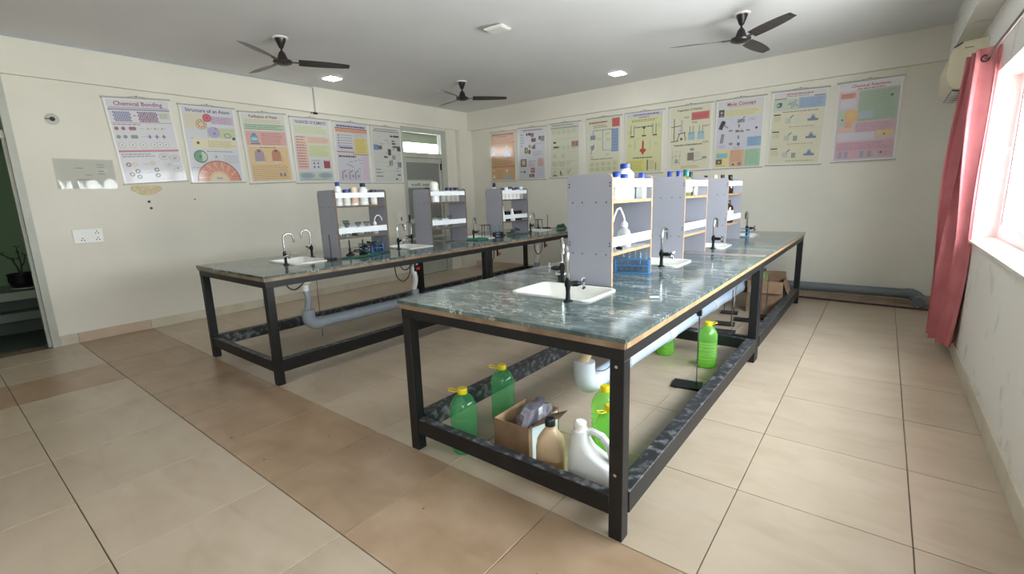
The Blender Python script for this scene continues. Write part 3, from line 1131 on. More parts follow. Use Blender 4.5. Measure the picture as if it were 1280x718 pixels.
def burner(loc, label, rz=0):
    b = thing('bunsen_burner', label, 'burner', loc, rz, 'bunsen burners on the left bench')
    MB().lathe([(.042, 0), (.042, .008), (.018, .018), (.011, .026), (.009, .05)], seg=16).build('foot', DARKM, b)
    MB().lathe([(.008, .05), (.008, .145), (.0095, .148), (.006, .15)], seg=12).build('barrel', CHROME_D, b)
    MB().lathe([(.012, .048), (.012, .066)], seg=12).build('air_collar', DARKM, b)
    MB().tube([(.008, 0, .03), (.05, 0, .03)], .005, 8).build('gas_inlet', DARKM, b)
    return b


# things on the marble under the first left rack
stand((-3.315, .80, ZT), radians(100), 'slim black retort rod at the corner of the first rack on the left bench', .235, (.09, .07), rodmat=BLACKP)
burner((-3.50, 1.13, ZT), 'bunsen burner under the first rack of the left bench, wrapped in black hose', radians(20))
burner((-3.43, 1.24, ZT), 'bunsen burner next to the black hose coil under the first rack of the left bench', radians(-40))
cp = []
for k in range(26):
    a = k * .75
    cp.append((-3.46 + .058 * cos(a) + .004 * k, 1.17 + .05 * sin(a) + .0065 * k, .893 + .0048 * k + .008 * sin(a * 1.7)))
hose('coiled_hose', cp, .0065, BLACKR, 'coil of black rubber hose around burners under the first rack of the left bench', group='rubber hoses')
hose('green_hose', [(-3.29, .90, .8885), (-3.22, .98, .8885), (-3.20, 1.10, .8885), (-3.22, 1.25, .8885), (-3.29, 1.40, .8885), (-3.36, 1.50, .8885)], .007, GREENR,
     'green rubber hose curving along the left bench in front of the first rack', group='rubber hoses')
hose('green_hose', [(-3.30, .93, .8885), (-3.255, 1.00, .8885), (-3.245, 1.10, .8885), (-3.265, 1.2, .8885), (-3.31, 1.29, .8885)], .006, GREENR,
     'shorter dark green hose inside the curve of the long hose by the first left rack', group='rubber hoses')
tube_rack((-3.565, 1.415, ZT), radians(80), 'dark blue test tube rack at the back under the first rack of the left bench', 4, .13, BLUEPD, False, .09)
tube_rack((-3.43, 1.405, ZT), radians(72), 'dark blue test tube rack at the front under the first rack of the left bench', 4, .12, BLUEPD, True, .09)
beaker((-3.56, 1.31, ZT), .030, .10, 'clear beaker beside the blue test tube racks on the left bench')

# second left rack
y0 = 2.125
_dc = bottle((B + .076, y0 + .14, ZU), .055, .205, WHITEB, WHITEP, 'round white container with domed white lid on the middle rack of the left bench', neck=.92, caph=.055, capr=.051, cat='container', name='domed_container')
MB().lathe([(.050, .203), (.045, .219), (.034, .230), (.018, .237), (.004, .239)], seg=18).build('dome', WHITEP, _dc)
for k, (dy, xx, c, mm, lb) in enumerate(((.25, .10, WHITEP, FROST, 'clear jar with white cap right of the domed container on the middle left rack'),
                                   (.335, .10, NAVYC, FROST, 'clear bottle with navy cap, nearest of three on the middle left rack'),
                                   (.405, .10, NAVYC, FROST, 'clear bottle with navy cap, middle of three on the middle left rack'),
                                   (.475, .10, BLACKP, FROST, 'clear bottle with black cap, last of three on the middle left rack'),
                                   (.05, .05, BLACKP, AMBER, 'dark bottle with black cap behind the near panel of the middle left rack'))):
    bottle((B + xx, y0 + dy, ZU), .032, .125 if k == 0 else .165, mm, c, lb, neck=.8)
beaker((B + .09, y0 + .09, ZL), .028, .075, 'small beaker, first on the lower shelf of the middle left rack')
funnel_cup((B + .085, y0 + .19, ZL), 'glass funnel on the lower shelf of the middle left rack, nearer the camera')
flask((B + .03, y0 + .27, ZL), 'conical flask on the lower shelf of the middle left rack')
funnel_cup((B + .085, y0 + .36, ZL), 'glass funnel on the lower shelf of the middle left rack, farther end')
stand((B + .03, y0 + .40, ZT), radians(60), 'small black stand under the middle rack of the left bench', .17, (.10, .08), rodmat=BLACKP)
# third left rack
y0 = 3.42
bottle((B - .03, y0 + .06, ZU), .036, .225, WHITEB, NAVYC, 'tall bottle with navy cap standing over the far left rack panel', caph=.05)
for k, (dy, xx, c, mm, lb) in enumerate(((.07, .098, NAVYC, WHITEB, 'white bottle with navy cap, first behind the top rail of the far left rack'),
                                   (.155, .10, WHITEP, WHITEB, 'all-white bottle, second behind the top rail of the far left rack'),
                                   (.24, .10, NAVYC, WHITEB, 'white bottle with navy cap, third behind the top rail of the far left rack'),
                                   (.325, .10, NAVYC, WHITEB, 'white bottle with navy cap, fourth behind the top rail of the far left rack'),
                                   (.41, .10, BLUEC, WHITEB, 'white bottle with blue cap, fifth behind the top rail of the far left rack'),
                                   (.49, .10, WHITEP, FROST, 'clear bottle at the far end of the far left rack top shelf'))):
    bottle((B + xx, y0 + dy, ZU), .034, .155 + .008 * (k % 3), mm, c, lb, neck=.8, lab=LABELW if mm is WHITEB else None)


def cone_bottle(loc, label, h=.15):
    b = thing('conical_bottle', label, 'bottle', loc, 0, 'white conical bottles on the far left rack')
    MB().lathe([(.044, 0), (.046, .01), (.044, .05), (.018, h - .02), (.016, h)], seg=16).build('body', WHITEB, b)
    MB().lathe([(.019, h - .012), (.019, h + .008)], seg=12).build('cap', WHITEP, b)
    return b


cone_bottle((B + .085, y0 + .075, ZL), 'tall white conical bottle at the near end of the far left rack lower shelf', .20)
cone_bottle((B + .085, y0 + .29, ZL), 'white conical bottle between black boxes on the far left rack', .16)
for dy, lb in ((.185, 'black box left of the white conical bottle on the far left rack'), (.42, 'wide black box right of the white conical bottle on the far left rack')):
    w = .045 if dy < .3 else .075
    bx = thing('black_box', lb, 'box', (B + .06, y0 + dy, ZL), 0, 'black boxes on the far left rack')
    MB().box(-.05, -w, 0, .05, w, .10, bev=.003).build('carton', BLACKP, bx, smooth=0)
    MB().box(-.052, -w - .002, .075, .052, w + .002, .135, bev=.004).build('lid', DARKM, bx, smooth=0)

# between and beyond
tr = thing('green_tray', 'green rubber tray on the left bench beside the third sink', 'tray', (-3.295, 2.83, ZT), radians(8))
MB().box(-.09, -.13, 0, .09, .13, .012, bev=.004).build('mat', TOWEL, tr, smooth=0)
MB().tube([(-.08, -.12, .016), (.08, -.12, .016), (.08, .12, .016), (-.08, .12, .016), (-.08, -.12, .016)], .005, 6).build('rim', TOWEL, tr)
tube_rack((-3.30, 3.245, ZT), radians(80), 'small dark test tube rack in front of the far left rack', 4, .13, M('black_blue_rack', (30, 34, 60), .4), True, .07)


def tripod(loc, label, h=.17):
    b = thing('tripod_stand', label, 'tripod', loc, 0, 'tripods on the left bench')
    R = .062
    MB().tube([(R * cos(2 * pi * k / 16), R * sin(2 * pi * k / 16), h) for k in range(17)], .004, 6).build('ring', DARKM, b)
    for k in range(3):
        a = 2 * pi * k / 3 + .4
        MB().tube([(R * cos(a), R * sin(a), h), (R * 1.2 * cos(a), R * 1.2 * sin(a), .001)], .0045, 6).build('leg', DARKM, b)
    MB().box(-.065, -.065, h + .004, .065, .065, h + .007).build('wire_gauze', CHROME_D, b, smooth=0)
    return b


tripod((-3.40, 3.11, ZT), 'thin tripod with wire gauze beside the far left rack panel')
stand((-3.46, 3.52, ZT), radians(30), 'small black stand under the far left rack', .17, (.09, .07), rodmat=BLACKP)
cp = []
for k in range(22):
    a = k * .8
    cp.append((-3.42 + .05 * cos(a), 3.60 + .012 * k + .045 * sin(a), .893 + .003 * k + .006 * sin(a * 1.3)))
hose('coiled_hose', cp, .0065, BLACKR, 'coil of black hose under the far left rack', group='rubber hoses')
hose('green_hose', [(-3.40, 3.56, .8885), (-3.30, 3.66, .8885), (-3.27, 3.8, .8885), (-3.32, 3.98, .8885), (-3.40, 4.08, .8885)], .007, GREENR, 'green hose along the bench edge below the far left rack', group='rubber hoses')
tripod((-3.66, 4.70, ZT), 'dark tripod at the far end of the left bench behind the last sink', .15)
burner((-3.66, 4.70, ZT), 'bunsen burner standing inside the tripod at the far end of the left bench')
stand((-3.60, 4.86, ZT), radians(0), 'black retort stand at the far end of the left bench', .22, (.10, .08), rodmat=BLACKP)
cp = []
for k in range(40):
    a = k * .7
    cp.append((-3.30 + (.08 - .001 * k) * cos(a), 4.82 + (.10 - .001 * k) * sin(a), .8895 + .0016 * k))
hose('coiled_hose', cp, .0075, GREENR, 'heap of dark green hose at the far end of the left bench', group='rubber hoses')


# ================================================================== PLUMBING
def pipe_run(label, x, z0, z1, ymax, mat, jmat, zs):
    p = thing('drain_pipe', label, 'pipe', (0, 0, 0), 0, 'grey drain pipes under the benches')
    R = .055
    y0 = SINKY[0]
    zz = lambda y: z0 + (z1 - z0) * (y - y0) / (ymax - y0)
    el = []
    for k in range(7):
        a = radians(90 * k / 6)
        el.append((x, y0 + .085 - .085 * cos(a), zz(y0) + .085 - .085 * sin(a)))
    MB().tube([(x, y0, zz(y0) + .15), (x, y0, zz(y0) + .11)] + el + [(x, y0 + .13, zz(y0 + .13))], .060, 16).build('elbow', jmat, p)
    MB().tube([(x, y0 + .13, zz(y0 + .13)), (x, ymax, z1)], R, 16).build('pipe', mat, p)
    for y in SINKY[1:]:
        q = MB().tube([(x, y - .07, zz(y - .07)), (x, y + .07, zz(y + .07))], .062, 16)
        q.tube([(x, y, zz(y)), (x, y, zz(y) + .12)], .045, 12)
        q.build('tee', jmat, p)
    for y in (1.15, 2.42, 3.7):
        MB().lathe([(.060, -.012), (.060, .012)], (x, y, zz(y)), 16, axis='y').build('pipe_clip', jmat, p)
    return p, zz


PXA, PXB = -.52, -3.50
pipe_a, za = pipe_run('pale blue-grey drain pipe running under the window-side bench', PXA, .345, .262, 5.40, PVC_L, PVCJ, None)
pipe_b, zb = pipe_run('grey drain pipe running low under the left bench', PXB, .268, .256, 5.40, PVC, PVC, None)


def drain(x, y, zlow, mat, label):
    d = thing('sink_waste', label, 'pipe', (x, y, 0), 0, 'sink waste hoses under the benches')
    MB().lathe([(.030, .66), (.055, .672), (.055, .700)], seg=16).build('flange', WHITEP, d)
    MB().lathe([(.032, .60), (.032, .66)], seg=14).build('nut', WHITEP if mat is not HOSE else CHROME_D, d)
    n = 26
    path, rad = [], []
    for k in range(n + 1):
        t = k / n
        z = .60 + (zlow - .60) * t
        path.append((.014 * sin(t * pi * 1.5), .010 * sin(t * pi), z))
        rad.append(.028 + (.0025 if k % 2 else 0))
    MB().tube(path, rad, 12).build('hose', mat, d)
    return d


lbl = ['first (nearest)', 'second', 'third', 'last (farthest)']
for k, y in enumerate(SINKY):
    drain(PXA, y, za(y) + (.13 if k == 0 else .10), HOSE if k == 0 else WHITEP, ('cream corrugated' if k == 0 else 'white') + ' waste hose under the %s sink of the window-side bench' % lbl[k])
    drain(PXB, y, zb(y) + (.13 if k == 0 else .10), PVC if k == 0 else WHITEP, ('grey' if k == 0 else 'white') + ' waste hose under the %s sink of the left bench' % lbl[k])

# supply wires and valves under the left bench
for k, (y, x) in enumerate(((1.32, -3.0), (2.66, -3.0), (3.72, -3.0), (4.70, -3.0))):
    hose('supply_tube', [(x - .05, y, .79), (x - .05, y + .02, .66), (x - .05, y + .10, .60), (x - .05, y + .18, .66), (x - .05, y + .20, .785)], .006, WIRE,
         'brown looped supply tube hanging under the left bench, %s from the camera' % ('first', 'second', 'third', 'fourth')[k], 'tube', 'supply tubes under the left bench')
    if k < 3:
        v = thing('gas_valve', 'red-handled valve under the apron of the left bench, %s from the camera' % ('first', 'second', 'third')[k], 'valve', (x - .05, y + .26, .70), 0, 'red valves under the left bench')
        MB().lathe([(.011, -.02), (.011, .0855)], seg=10).build('body', DARKM, v)
        MB().box(-.006, -.006, .0, .006, .05, .012).box(-.014, .03, -.012, .014, .055, .022, bev=.004).build('handle', RED, v, smooth=0)
for k, y in enumerate((.36, 1.62)):
    hose('supply_tube', [(-3.35, y, .79), (-3.36, y + .03, .69), (-3.36, y + .09, .655), (-3.36, y + .16, .69), (-3.35, y + .22, .76), (-3.34, y + .24, .79)], .007, CHROME_D,
         'braided steel supply tube below the %s sink of the left bench' % ('first', 'second')[k], 'tube', 'braided tubes under the left bench')
hose('hanging_wire', [(-3.9, .95, .79), (-3.9, .96, .60), (-3.89, .95, .40), (-3.90, .96, .20), (-3.9, .96, .003)], .003, WIRE, 'thin dark wire hanging down to the floor under the left bench', 'wire')
hose('hanging_wire', [(-.42, .78, .79), (-.42, .78, .60), (-.43, .78, .46), (-.45, .74, .42), (-.49, .70, .4175)], .003, WIRE, 'thin dark wire looped round the pipe under the near sink of the window-side bench', 'wire')

# pipes along the back wall
wp = thing('foot_pipe', 'thick grey pipe along the foot of the back wall, turning at the right corner', 'pipe')
zp = .135
FOOTP = M('shaded_grey_pvc', (116, 126, 132), 0.45, col2=(104, 112, 118), scale=4)  # grey pvc colour darkened to stand for shade at the wall foot
MB().tube([(-.62, YB - .10, zp), (1.04, YB - .10, zp)], .055, 16).build('pipe', FOOTP, wp)
q = [(1.02, YB - .10, zp), (1.08, YB - .10, zp)]
for k in range(1, 7):
    a = radians(15 * k)
    q.append((1.08 + .075 * sin(a), YB - .175 + .075 * cos(a), zp - .06 * k / 6))
q.append((1.155, YB - .25, .065))
MB().tube(q, .062, 16).build('elbow', FOOTP, wp)
MB().tube([(-.52, 5.40, .262), (-.52, 5.49, .22), (-.52, YB - .10, zp)], .05, 12).build('branch', PVC, wp)
tag(MB().tube([(-.62, YB - .022, .054), (1.0, YB - .022, .054), (1.06, YB - .03, .05), (1.13, YB - .17, .012), (1.15, YB - .33, .0075)], .0075, 8).build('white_conduit', WHITEP),
    'thin white conduit below the grey pipe along the back wall', 'conduit')
tag(MB().tube([(-1.2, 5.44, .0125), (-.2, 5.43, .0125), (.5, 5.37, .0125), (1.23, 5.31, .0125)], .012, 8).build('floor_conduit', WIRE),
    'thin dark brown conduit lying on the floor before the back wall', 'conduit')


# ================================================================== UNDER THE WINDOW-SIDE BENCH
def pet(loc, rz, label, body, fill=None, r=.076, h=.375, cap=True):
    b = thing('water_bottle', label, 'bottle', loc, rz, 'large plastic water bottles under the bench')
    prof = [(r * .80, 0), (r * .96, .010), (r, .03)]
    n = 7
    z = .05
    for k in range(n):
        prof += [(r, z), (r * .955, z + .010), (r, z + .020)]
        z += .026
    prof += [(r, z + .01), (r * 1.0, h * .68), (r * .93, h * .76), (r * .72, h * .845), (r * .42, h * .905), (r * .30, h * .925), (r * .30, h * .95)]
    MB().lathe(prof, seg=24, caps=(True, False)).build('body', body, b)
    if fill:
        q = [(pr * .97, pz + .003) for pr, pz in prof if pz < fill]
        MB().lathe(q + [(q[-1][0], fill)], seg=20).build('contents', LIMEL, b)
    if cap:
        MB().lathe([(.027, h * .915), (.028, h * .93), (.028, h * .985), (.024, h)], seg=16).build('cap', YELLOWC, b)
        lp = [(.024, 0, h * .93), (.045, .012, h * .94), (.075, .018, h * .955), (.088, 0, h * .96), (.075, -.018, h * .955), (.045, -.012, h * .94), (.024, 0, h * .93)]
        MB().tube(lp, .0035, 6).build('carry_loop', YELLOWC, b)
    return b


pet((-1.035, .165, .001), radians(200), 'green plastic bottle with yellow cap nearest the left front leg of the bench', GREENB)
pet((-1.085, .575, .001), radians(205), 'green plastic bottle with yellow cap behind the cardboard box', GREENB)
pet((-.395, .63, .001), radians(60), 'light green bottle with yellow cap behind the near leg, the rear of two', LIMEB, .12)
pet((-.262, .425, .001), radians(250), 'light green bottle with yellow cap behind the near leg, the front of two', LIMEB, .11)
pet((-.30, 2.245, .001), radians(60), 'lime bottle with yellow cap and loop in front of the middle bench legs', LIMEB, .055)
pet((-.685, 2.36, .001), radians(100), 'lime bottle half hidden behind the drain pipe near the middle legs', LIMEB, .10)

# cardboard box with bag
cb = thing('cardboard_box', 'open brown cardboard box with a grey bag inside, behind the beige jug', 'box', (-.755, .385, .001), radians(1))
w, d, h, t = .118, .152, .215, .004
q = MB()
q.box(-w, -d, 0, w, d, t)
q.build('bottom', CARD_I, cb, smooth=0)
for nm, a in (('wall', (-w, -d, t, w, -d + t, h)), ('wall', (-w, d - t, t, w, d, h)), ('wall', (-w, -d + t, t, -w + t, d - t, h)), ('wall', (w - t, -d + t, t, w, d - t, h))):
    p = MB().box(*a)
    cx, cy = (a[0] + a[3]) / 2, (a[1] + a[4]) / 2
    for f in p.bm.faces:
        f.normal_update()
        c = f.calc_center_median()
        inside = (c.x - cx) * cx + (c.y - cy) * cy < -1e-5
        f.material_index = 1 if inside else 0
    p.build('wall', [CARD, CARD_I], cb, smooth=0, fix=False)
MB().box(w + .0006, -d + .03, .01, w + .0016, d - .02, h - .01).build('printed_side', CARD_W, cb, smooth=0)
MB().loft([[(w, -d, h), (w + .002, -d, h + .003), (w + .002, .05, h + .003), (w, .05, h)], [(w + .13, -d + .10, h + .055), (w + .131, -d + .10, h + .058), (w + .131, .03, h + .068), (w + .13, .03, h + .065)]]).build('flap', CARD, cb, smooth=0)
bg = thing('plastic_bag', 'crumpled grey plastic bag stuffed into the open cardboard box', 'bag', (-.735, .40, .006))
q = MB()
rings = []
for iz in range(9):
    v = iz / 8
    z = .002 + .255 * v
    rr = .085 * math.sqrt(max(.04, 1 - (abs(v - .55) / .6) ** 2))
    ring = []
    for k in range(20):
        a = 2 * pi * k / 20
        rad = rr * (1 + .13 * sin(5 * a + 4 * v) + .10 * sin(9 * a - 7 * v) + random.uniform(-.05, .05))
        ring.append((rad * cos(a) + .03 * (v - .5), 1.35 * rad * sin(a) + .03 * v, z + .012 * sin(3 * a + 2)* v))
    rings.append(ring)
q.loft(rings).build('bag_body', BAG, bg, smooth=20)

# beige jug
jg = thing('beige_jug', 'beige bottle with black cap and brown liquid between cardboard box and white jerrycan', 'bottle', (-.465, .185, .001), radians(20))
MB().loft([rrect(-.062, -.052, .062, .052, .025, 0), rrect(-.066, -.056, .066, .056, .03, .01), rrect(-.066, -.056, .066, .056, .03, .205),
           rrect(-.060, -.050, .060, .050, .03, .245), rrect(-.034, -.034, .034, .034, .03, .285), rrect(-.024, -.024, .024, .024, .022, .297), rrect(-.024, -.024, .024, .024, .022, .312)]).build('body', BEIGEJ, jg)
MB().lathe([(.026, .310), (.026, .340), (.022, .346)], seg=16).build('cap', BLACKP, jg)
MB().loft([rrect(-.067, -.057, .067, .057, .031, .03), rrect(-.067, -.057, .067, .057, .031, .145)], (False, False)).build('liquid_band', BROWNL, jg)

# white jerrycan with handle
jc = thing('jerrycan', 'white plastic jerrycan with moulded handle just behind the near bench leg', 'jerrycan', (-.245, .205, .001), radians(14))
q = MB()
q.loft([rrect(-.10, -.062, .10, .062, .03, 0), rrect(-.106, -.068, .106, .068, .035, .012), rrect(-.106, -.068, .106, .068, .035, .155), rrect(-.105, -.067, .098, .067, .035, .185),
        rrect(-.103, -.064, .055, .064, .035, .215), rrect(-.101, -.060, .012, .060, .035, .245), rrect(-.098, -.055, -.012, .055, .035, .285), rrect(-.090, -.040, -.022, .040, .03, .335)])
q.build('body', JERRY, jc)
MB().tube([(-.045, 0, .318), (.0, 0, .334), (.045, 0, .318), (.078, 0, .275), (.093, 0, .225), (.092, 0, .168)], [.015, .017, .018, .018, .018, .020], 10).build('handle', JERRY, jc)
MB().lathe([(.028, .333), (.028, .372), (.022, .378)], (-.056, 0, 0), 16).build('cap', WHITEP, jc)

# retort stands on the floor
stand((-.300, 1.755, .001), radians(8), 'black-based retort stand in front of the lime bottle, with a black clamp at its top', .57, (.20, .15), True)
stand((-.50, 3.60, .001), radians(8), 'retort stand with a short rod, leftmost of the group behind the middle legs', .38, (.20, .14))
stand((-.425, 3.29, .001), radians(6), 'retort stand with a leaning silver rod, nearest of the group behind the middle legs', .52, (.20, .14), lean=(.02, .02), rodmat=CHROME)
stand((-.375, 3.86, .001), radians(4), 'retort stand with a tall silver rod in the middle of the group under the bench', .52, (.19, .14), rodmat=CHROME)
stand((-.575, 4.12, .001), radians(188), 'retort stand farthest left beside the back cardboard carton', .34, (.18, .13))
stand((-.20, 4.08, .001), radians(90), 'retort stand standing just before the back cardboard carton', .45, (.18, .13))
# big carton
bc = thing('cardboard_carton', 'large brown cardboard carton with open flaps under the far end of the bench', 'box', (-.27, 4.50, .001), radians(4))
w, d, h, t = .18, .20, .375, .005
q = MB().box(-w, -d, 0, w, d, t)
q.build('bottom', CARD_I, bc, smooth=0)
for a in ((-w, -d, t, w, -d + t, h), (-w, d - t, t, w, d, h), (-w, -d + t, t, -w + t, d - t, h), (w - t, -d + t, t, w, d - t, h)):
    MB().box(*a).build('wall', CARD, bc, smooth=0)
for (p0, p1, off) in (((-w, -d), (w, -d), (0, -.045, -.13)), ((w, -d), (w, d), (.05, 0, -.14)), ((-w, d), (w, d), (0, .07, .05)), ((-w, -d), (-w, d), (-.012, 0, -.14))):
    a, b = Vector((*p0, h)), Vector((*p1, h))
    o = Vector(off)
    n = (b - a).cross(o).normalized() * .004
    ins = (b - a) * .03
    MB().loft([[a, b, b + n, a + n], [a + o + ins, b + o - ins, b + o - ins + n, a + o + ins + n]]).build('flap', CARD, bc, smooth=0)
bottle((-.30, 4.42, .008), .055, .50, PALEG, BLACKP, 'yellow-green bottle with black cap sticking out of the back cardboard carton', group=None, neck=.4, name='tall_bottle')

# ================================================================== CURTAIN, ROD, AIR CONDITIONER
rod = thing('curtain_rod', 'long grey metal curtain rod above the window', 'rod')
MB().tube([(1.215, -.3, 2.295), (1.215, 3.86, 2.295)], .011, 10).build('tube', CHROME_D, rod)
for y in (3.83, 1.6, -.25):
    MB().box(1.205, y - .01, 2.27, XR, y + .01, 2.285).build('bracket', CHROME_D, rod, smooth=0)
MB().lathe([(.011, 3.86), (.018, 3.865), (.018, 3.885), (.008, 3.895)], (1.215, 0, 2.295), 12, axis='y').build('finial', CHROME_D, rod)

ct = thing('curtain', 'faded pink curtain bunched at the far side of the window', 'curtain')
NU, NV = 100, 26
th = .0022


def cpt(u, v):
    """u along the cloth 0..1, v from the top 0..1"""
    z = 2.37 - 2.26 * v
    ph = u * pi * 2 * 3.25 + .5
    spread = .40 + .10 * v
    yc = 3.60 + .06 * v
    amp = .045 + .050 * u + .010 * sin(7 * u + 5 * v)
    x = 1.283 - amp - .008 * v + amp * sin(ph + .35 * v) + .006 * sin(3 * v * pi + u * 9)
    y = yc + spread * (u - .5) + .018 * sin(2 * ph + 2 * v)
    if u < .09 and v > .72:                                      # split flap at the hem
        k = (v - .72) / .28 * (1 - u / .09)
        x -= .05 * k
    return Vector((min(x, 1.283), y, z))


rows = []
for side in (0, 1):
    for j in range(NV + 1):
        v = j / NV
        row = []
        for i in range(NU + 1):
            u = i / NU
            p = cpt(u, v)
            du = (cpt(min(u + .004, 1), v) - cpt(max(u - .004, 0), v)).normalized()
            n = du.cross(Vector((0, 0, 1)))
            row.append(tuple(p + n * (th if side else 0)))
        rows.append(row)
q = MB()
vs = [[q.bm.verts.new(p) for p in r] for r in rows]
N1 = NV + 1
for s in (0, 1):
    for j in range(NV):
        for i in range(NU):
            a, b, c, d_ = vs[s * N1 + j][i], vs[s * N1 + j][i + 1], vs[s * N1 + j + 1][i + 1], vs[s * N1 + j + 1][i]
            q.bm.faces.new((a, b, c, d_) if s else (d_, c, b, a))
for i in range(NU):
    q.bm.faces.new((vs[0][i], vs[0][i + 1], vs[N1][i + 1], vs[N1][i]))
    q.bm.faces.new((vs[NV][i], vs[NV + N1][i], vs[NV + N1][i + 1], vs[NV][i + 1]))
for j in range(NV):
    q.bm.faces.new((vs[j][0], vs[j + N1][0], vs[j + 1 + N1][0], vs[j + 1][0]))
    q.bm.faces.new((vs[j][NU], vs[j + 1][NU], vs[j + 1 + N1][NU], vs[j + N1][NU]))
q.build('cloth', CURT, ct, smooth=60)
for k in range(6):
    y = 3.44 + .066 * k
    MB().lathe([(.017, -.004), (.026, -.004), (.026, .004), (.017, .004), (.017, -.004)], (1.205, y, 2.292), 14, axis='y', caps=(False, False)).build('eyelet', DARKM, ct)

ac = thing('air_conditioner', 'cream wall air conditioner under the beam beyond the curtain', 'air conditioner')
prof = [(XR - .002, 2.60), (1.13, 2.588), (1.075, 2.55), (1.055, 2.48), (1.05, 2.33), (1.065, 2.26), (1.10, 2.215), (1.18, 2.20), (XR - .002, 2.20)]
MB().prism(prof, 'y', 4.22, 5.10).build('casing', ACP, ac)
MB().prism([(1.128, 2.5905), (1.073, 2.553), (1.070, 2.545), (1.10, 2.56), (1.13, 2.58)], 'y', 4.215, 4.222).build('end_grille', DARKM, ac, smooth=0)
q = MB()
q.prism([(1.105, 2.2105), (1.175, 2.1985), (1.178, 2.194), (1.10, 2.206)], 'y', 4.26, 5.06)
q.build('air_outlet', BLACKP, ac, smooth=0)
for y in (4.30, 4.45, 4.6, 4.75, 4.9):
    MB().box(1.10, y, 2.185, 1.178, y + .012, 2.208).build('louvre', WHITEP, ac, smooth=0)
MB().box(1.16, 4.2185, 2.535, 1.20, 4.2202, 2.541).box(1.145, 4.2185, 2.533, 1.157, 4.2202, 2.543).build('badge', CHROME_D, ac, smooth=0)


# ================================================================== CEILING
def fan(loc, a0, label, proto=None):
    f = thing('ceiling_fan', label, 'fan', loc, radians(a0), 'dark brown ceiling fans')
    MB().lathe([(.075, 0), (.075, -.012), (.055, -.014)], seg=20).build('ceiling_rose', WHITEP, f)
    MB().lathe([(.055, -.012), (.050, -.03), (.022, -.10), (.012, -.108)], seg=18).build('canopy', FANM, f)
    MB().lathe([(.010, -.10), (.010, -.15)], seg=10).build('downrod', FANM, f)
    MB().lathe([(.014, -.128), (.032, -.15), (.050, -.20), (.055, -.212), (.088, -.220), (.094, -.232), (.088, -.246), (.045, -.262), (.015, -.266)], seg=24).build('motor', FANM, f)
    for k in range(3):
        R = Matrix.Rotation(2 * pi * k / 3, 4, 'Z')
        q = MB()
        z = -.232
        q.box(.085, -.018, z - .003, .17, .018, z + .003)
        rings = []
        for t in range(7):
            u = t / 6
            x = .15 + .50 * u
            wd = .046 + .016 * sin(pi * min(1, u * 1.1)) - (.012 if t == 6 else 0)
            tw = .017 - .008 * u
            rings.append([(x, -wd, z + tw), (x, wd, z - tw), (x, wd, z - tw + .003), (x, -wd, z + tw + .003)])
        q.loft(rings)
        bmesh.ops.transform(q.bm, matrix=R, verts=q.bm.verts[:])
        q.build('blade', FANB, f, smooth=0)
    return f


f1 = fan((-4.26, 1.06, ZC), 62, 'dark ceiling fan over the near end of the left bench')
f2 = dup(f1, (-4.26, 3.70, ZC), radians(46), 'dark ceiling fan over the far end of the left bench')
f3 = dup(f1, (-.52, 3.69, ZC), radians(80), 'dark brown ceiling fan over the far end of the window-side bench')


def lamp(loc, mat, label, rz=0):
    l = thing('ceiling_light', label, 'light', loc, rz, 'square ceiling lights')
    MB().box(-.105, -.105, -.012, .105, .105, 0, bev=.004).build('frame', WHITEP, l, smooth=0)
    MB().box(-.092, -.092, -.022, .092, .092, -.012, bev=.006).build('diffuser', mat, l, smooth=0)
    return l


lamp((-5.33, 2.29, ZC), LAMP, 'lit square ceiling light near the left wall', .1)
lamp((-2.39, 4.90, ZC), LAMP, 'lit square ceiling light near the back wall')
lamp((-2.45, 2.33, ZC - .02), LAMPOFF, 'unlit square ceiling light in the middle of the ceiling, tilted', .25).rotation_euler = (radians(4), radians(-4), .2)
tag(MB().lathe([(.004, 0), (.004, -.02)], seg=6).build('lamp_hook', WHITEP, None, (-2.45, 2.33, ZC)), 'short hanger of the unlit ceiling light', 'hook')

# ================================================================== WALL FITTINGS
sb = thing('switchboard', 'white wall switchboard with two sockets below the clear plastic sheet', 'switchboard', (XL, -.405, 1.135))
MB().box(0, -.125, -.075, .018, .125, .075, bev=.005).build('plate', WHITEP, sb, smooth=0)
q = MB()
for y in (-.085, -.03, .03):
    q.box(.018, y - .018, .015, .022, y + .018, .055)
q.build('switches', RAILW, sb, smooth=0)
for y, z in ((.075, .035), (.075, -.035), (-.05, -.035)):
    q = MB()
    for a in range(3):
        q.lathe([(.006, .018), (.006, .0192)], (0, y + .014 * sin(a * 2.094), z + .014 * cos(a * 2.094)), 8, axis='x')
    q.build('socket_holes', DARKM, sb)
jb = thing('round_junction_box', 'round white junction box high on the left wall near the doorway', 'junction box', (XL, -.50, 2.33))
MB().lathe([(.055, 0), (.055, .012), (.045, .018)], seg=20, axis='x').build('cover', M('grey_cover_plastic', (196, 198, 192), .4), jb)
MB().lathe([(.022, .018), (.022, .024)], seg=14, axis='x').build('screw_plate', DARKM, jb)
MB().box(.018, -.055, -.004, .021, -.02, .004).build('wire_end', DARKM, jb, smooth=0)
ps = thing('plastic_notice_sleeve', 'clear glossy plastic sleeve with a faded notice on the left wall', 'notice', (XL, -.32, 1.79))
rng = []
q = MB()
nx, nz = 16, 8
gv = [[q.bm.verts.new((.004 + .006 * (.5 + .5 * sin(7 * a / nx * 3 + 2 * b / nz)) + .008 * (b / nz < .5) * (.5 - abs(a / nx - .5)), -.245 + .49 * a / nx, -.155 + .31 * b / nz)) for a in range(nx + 1)] for b in range(nz + 1)]
for b in range(nz):
    for a in range(nx):
        q.bm.faces.new((gv[b][a], gv[b][a + 1], gv[b + 1][a + 1], gv[b + 1][a]))
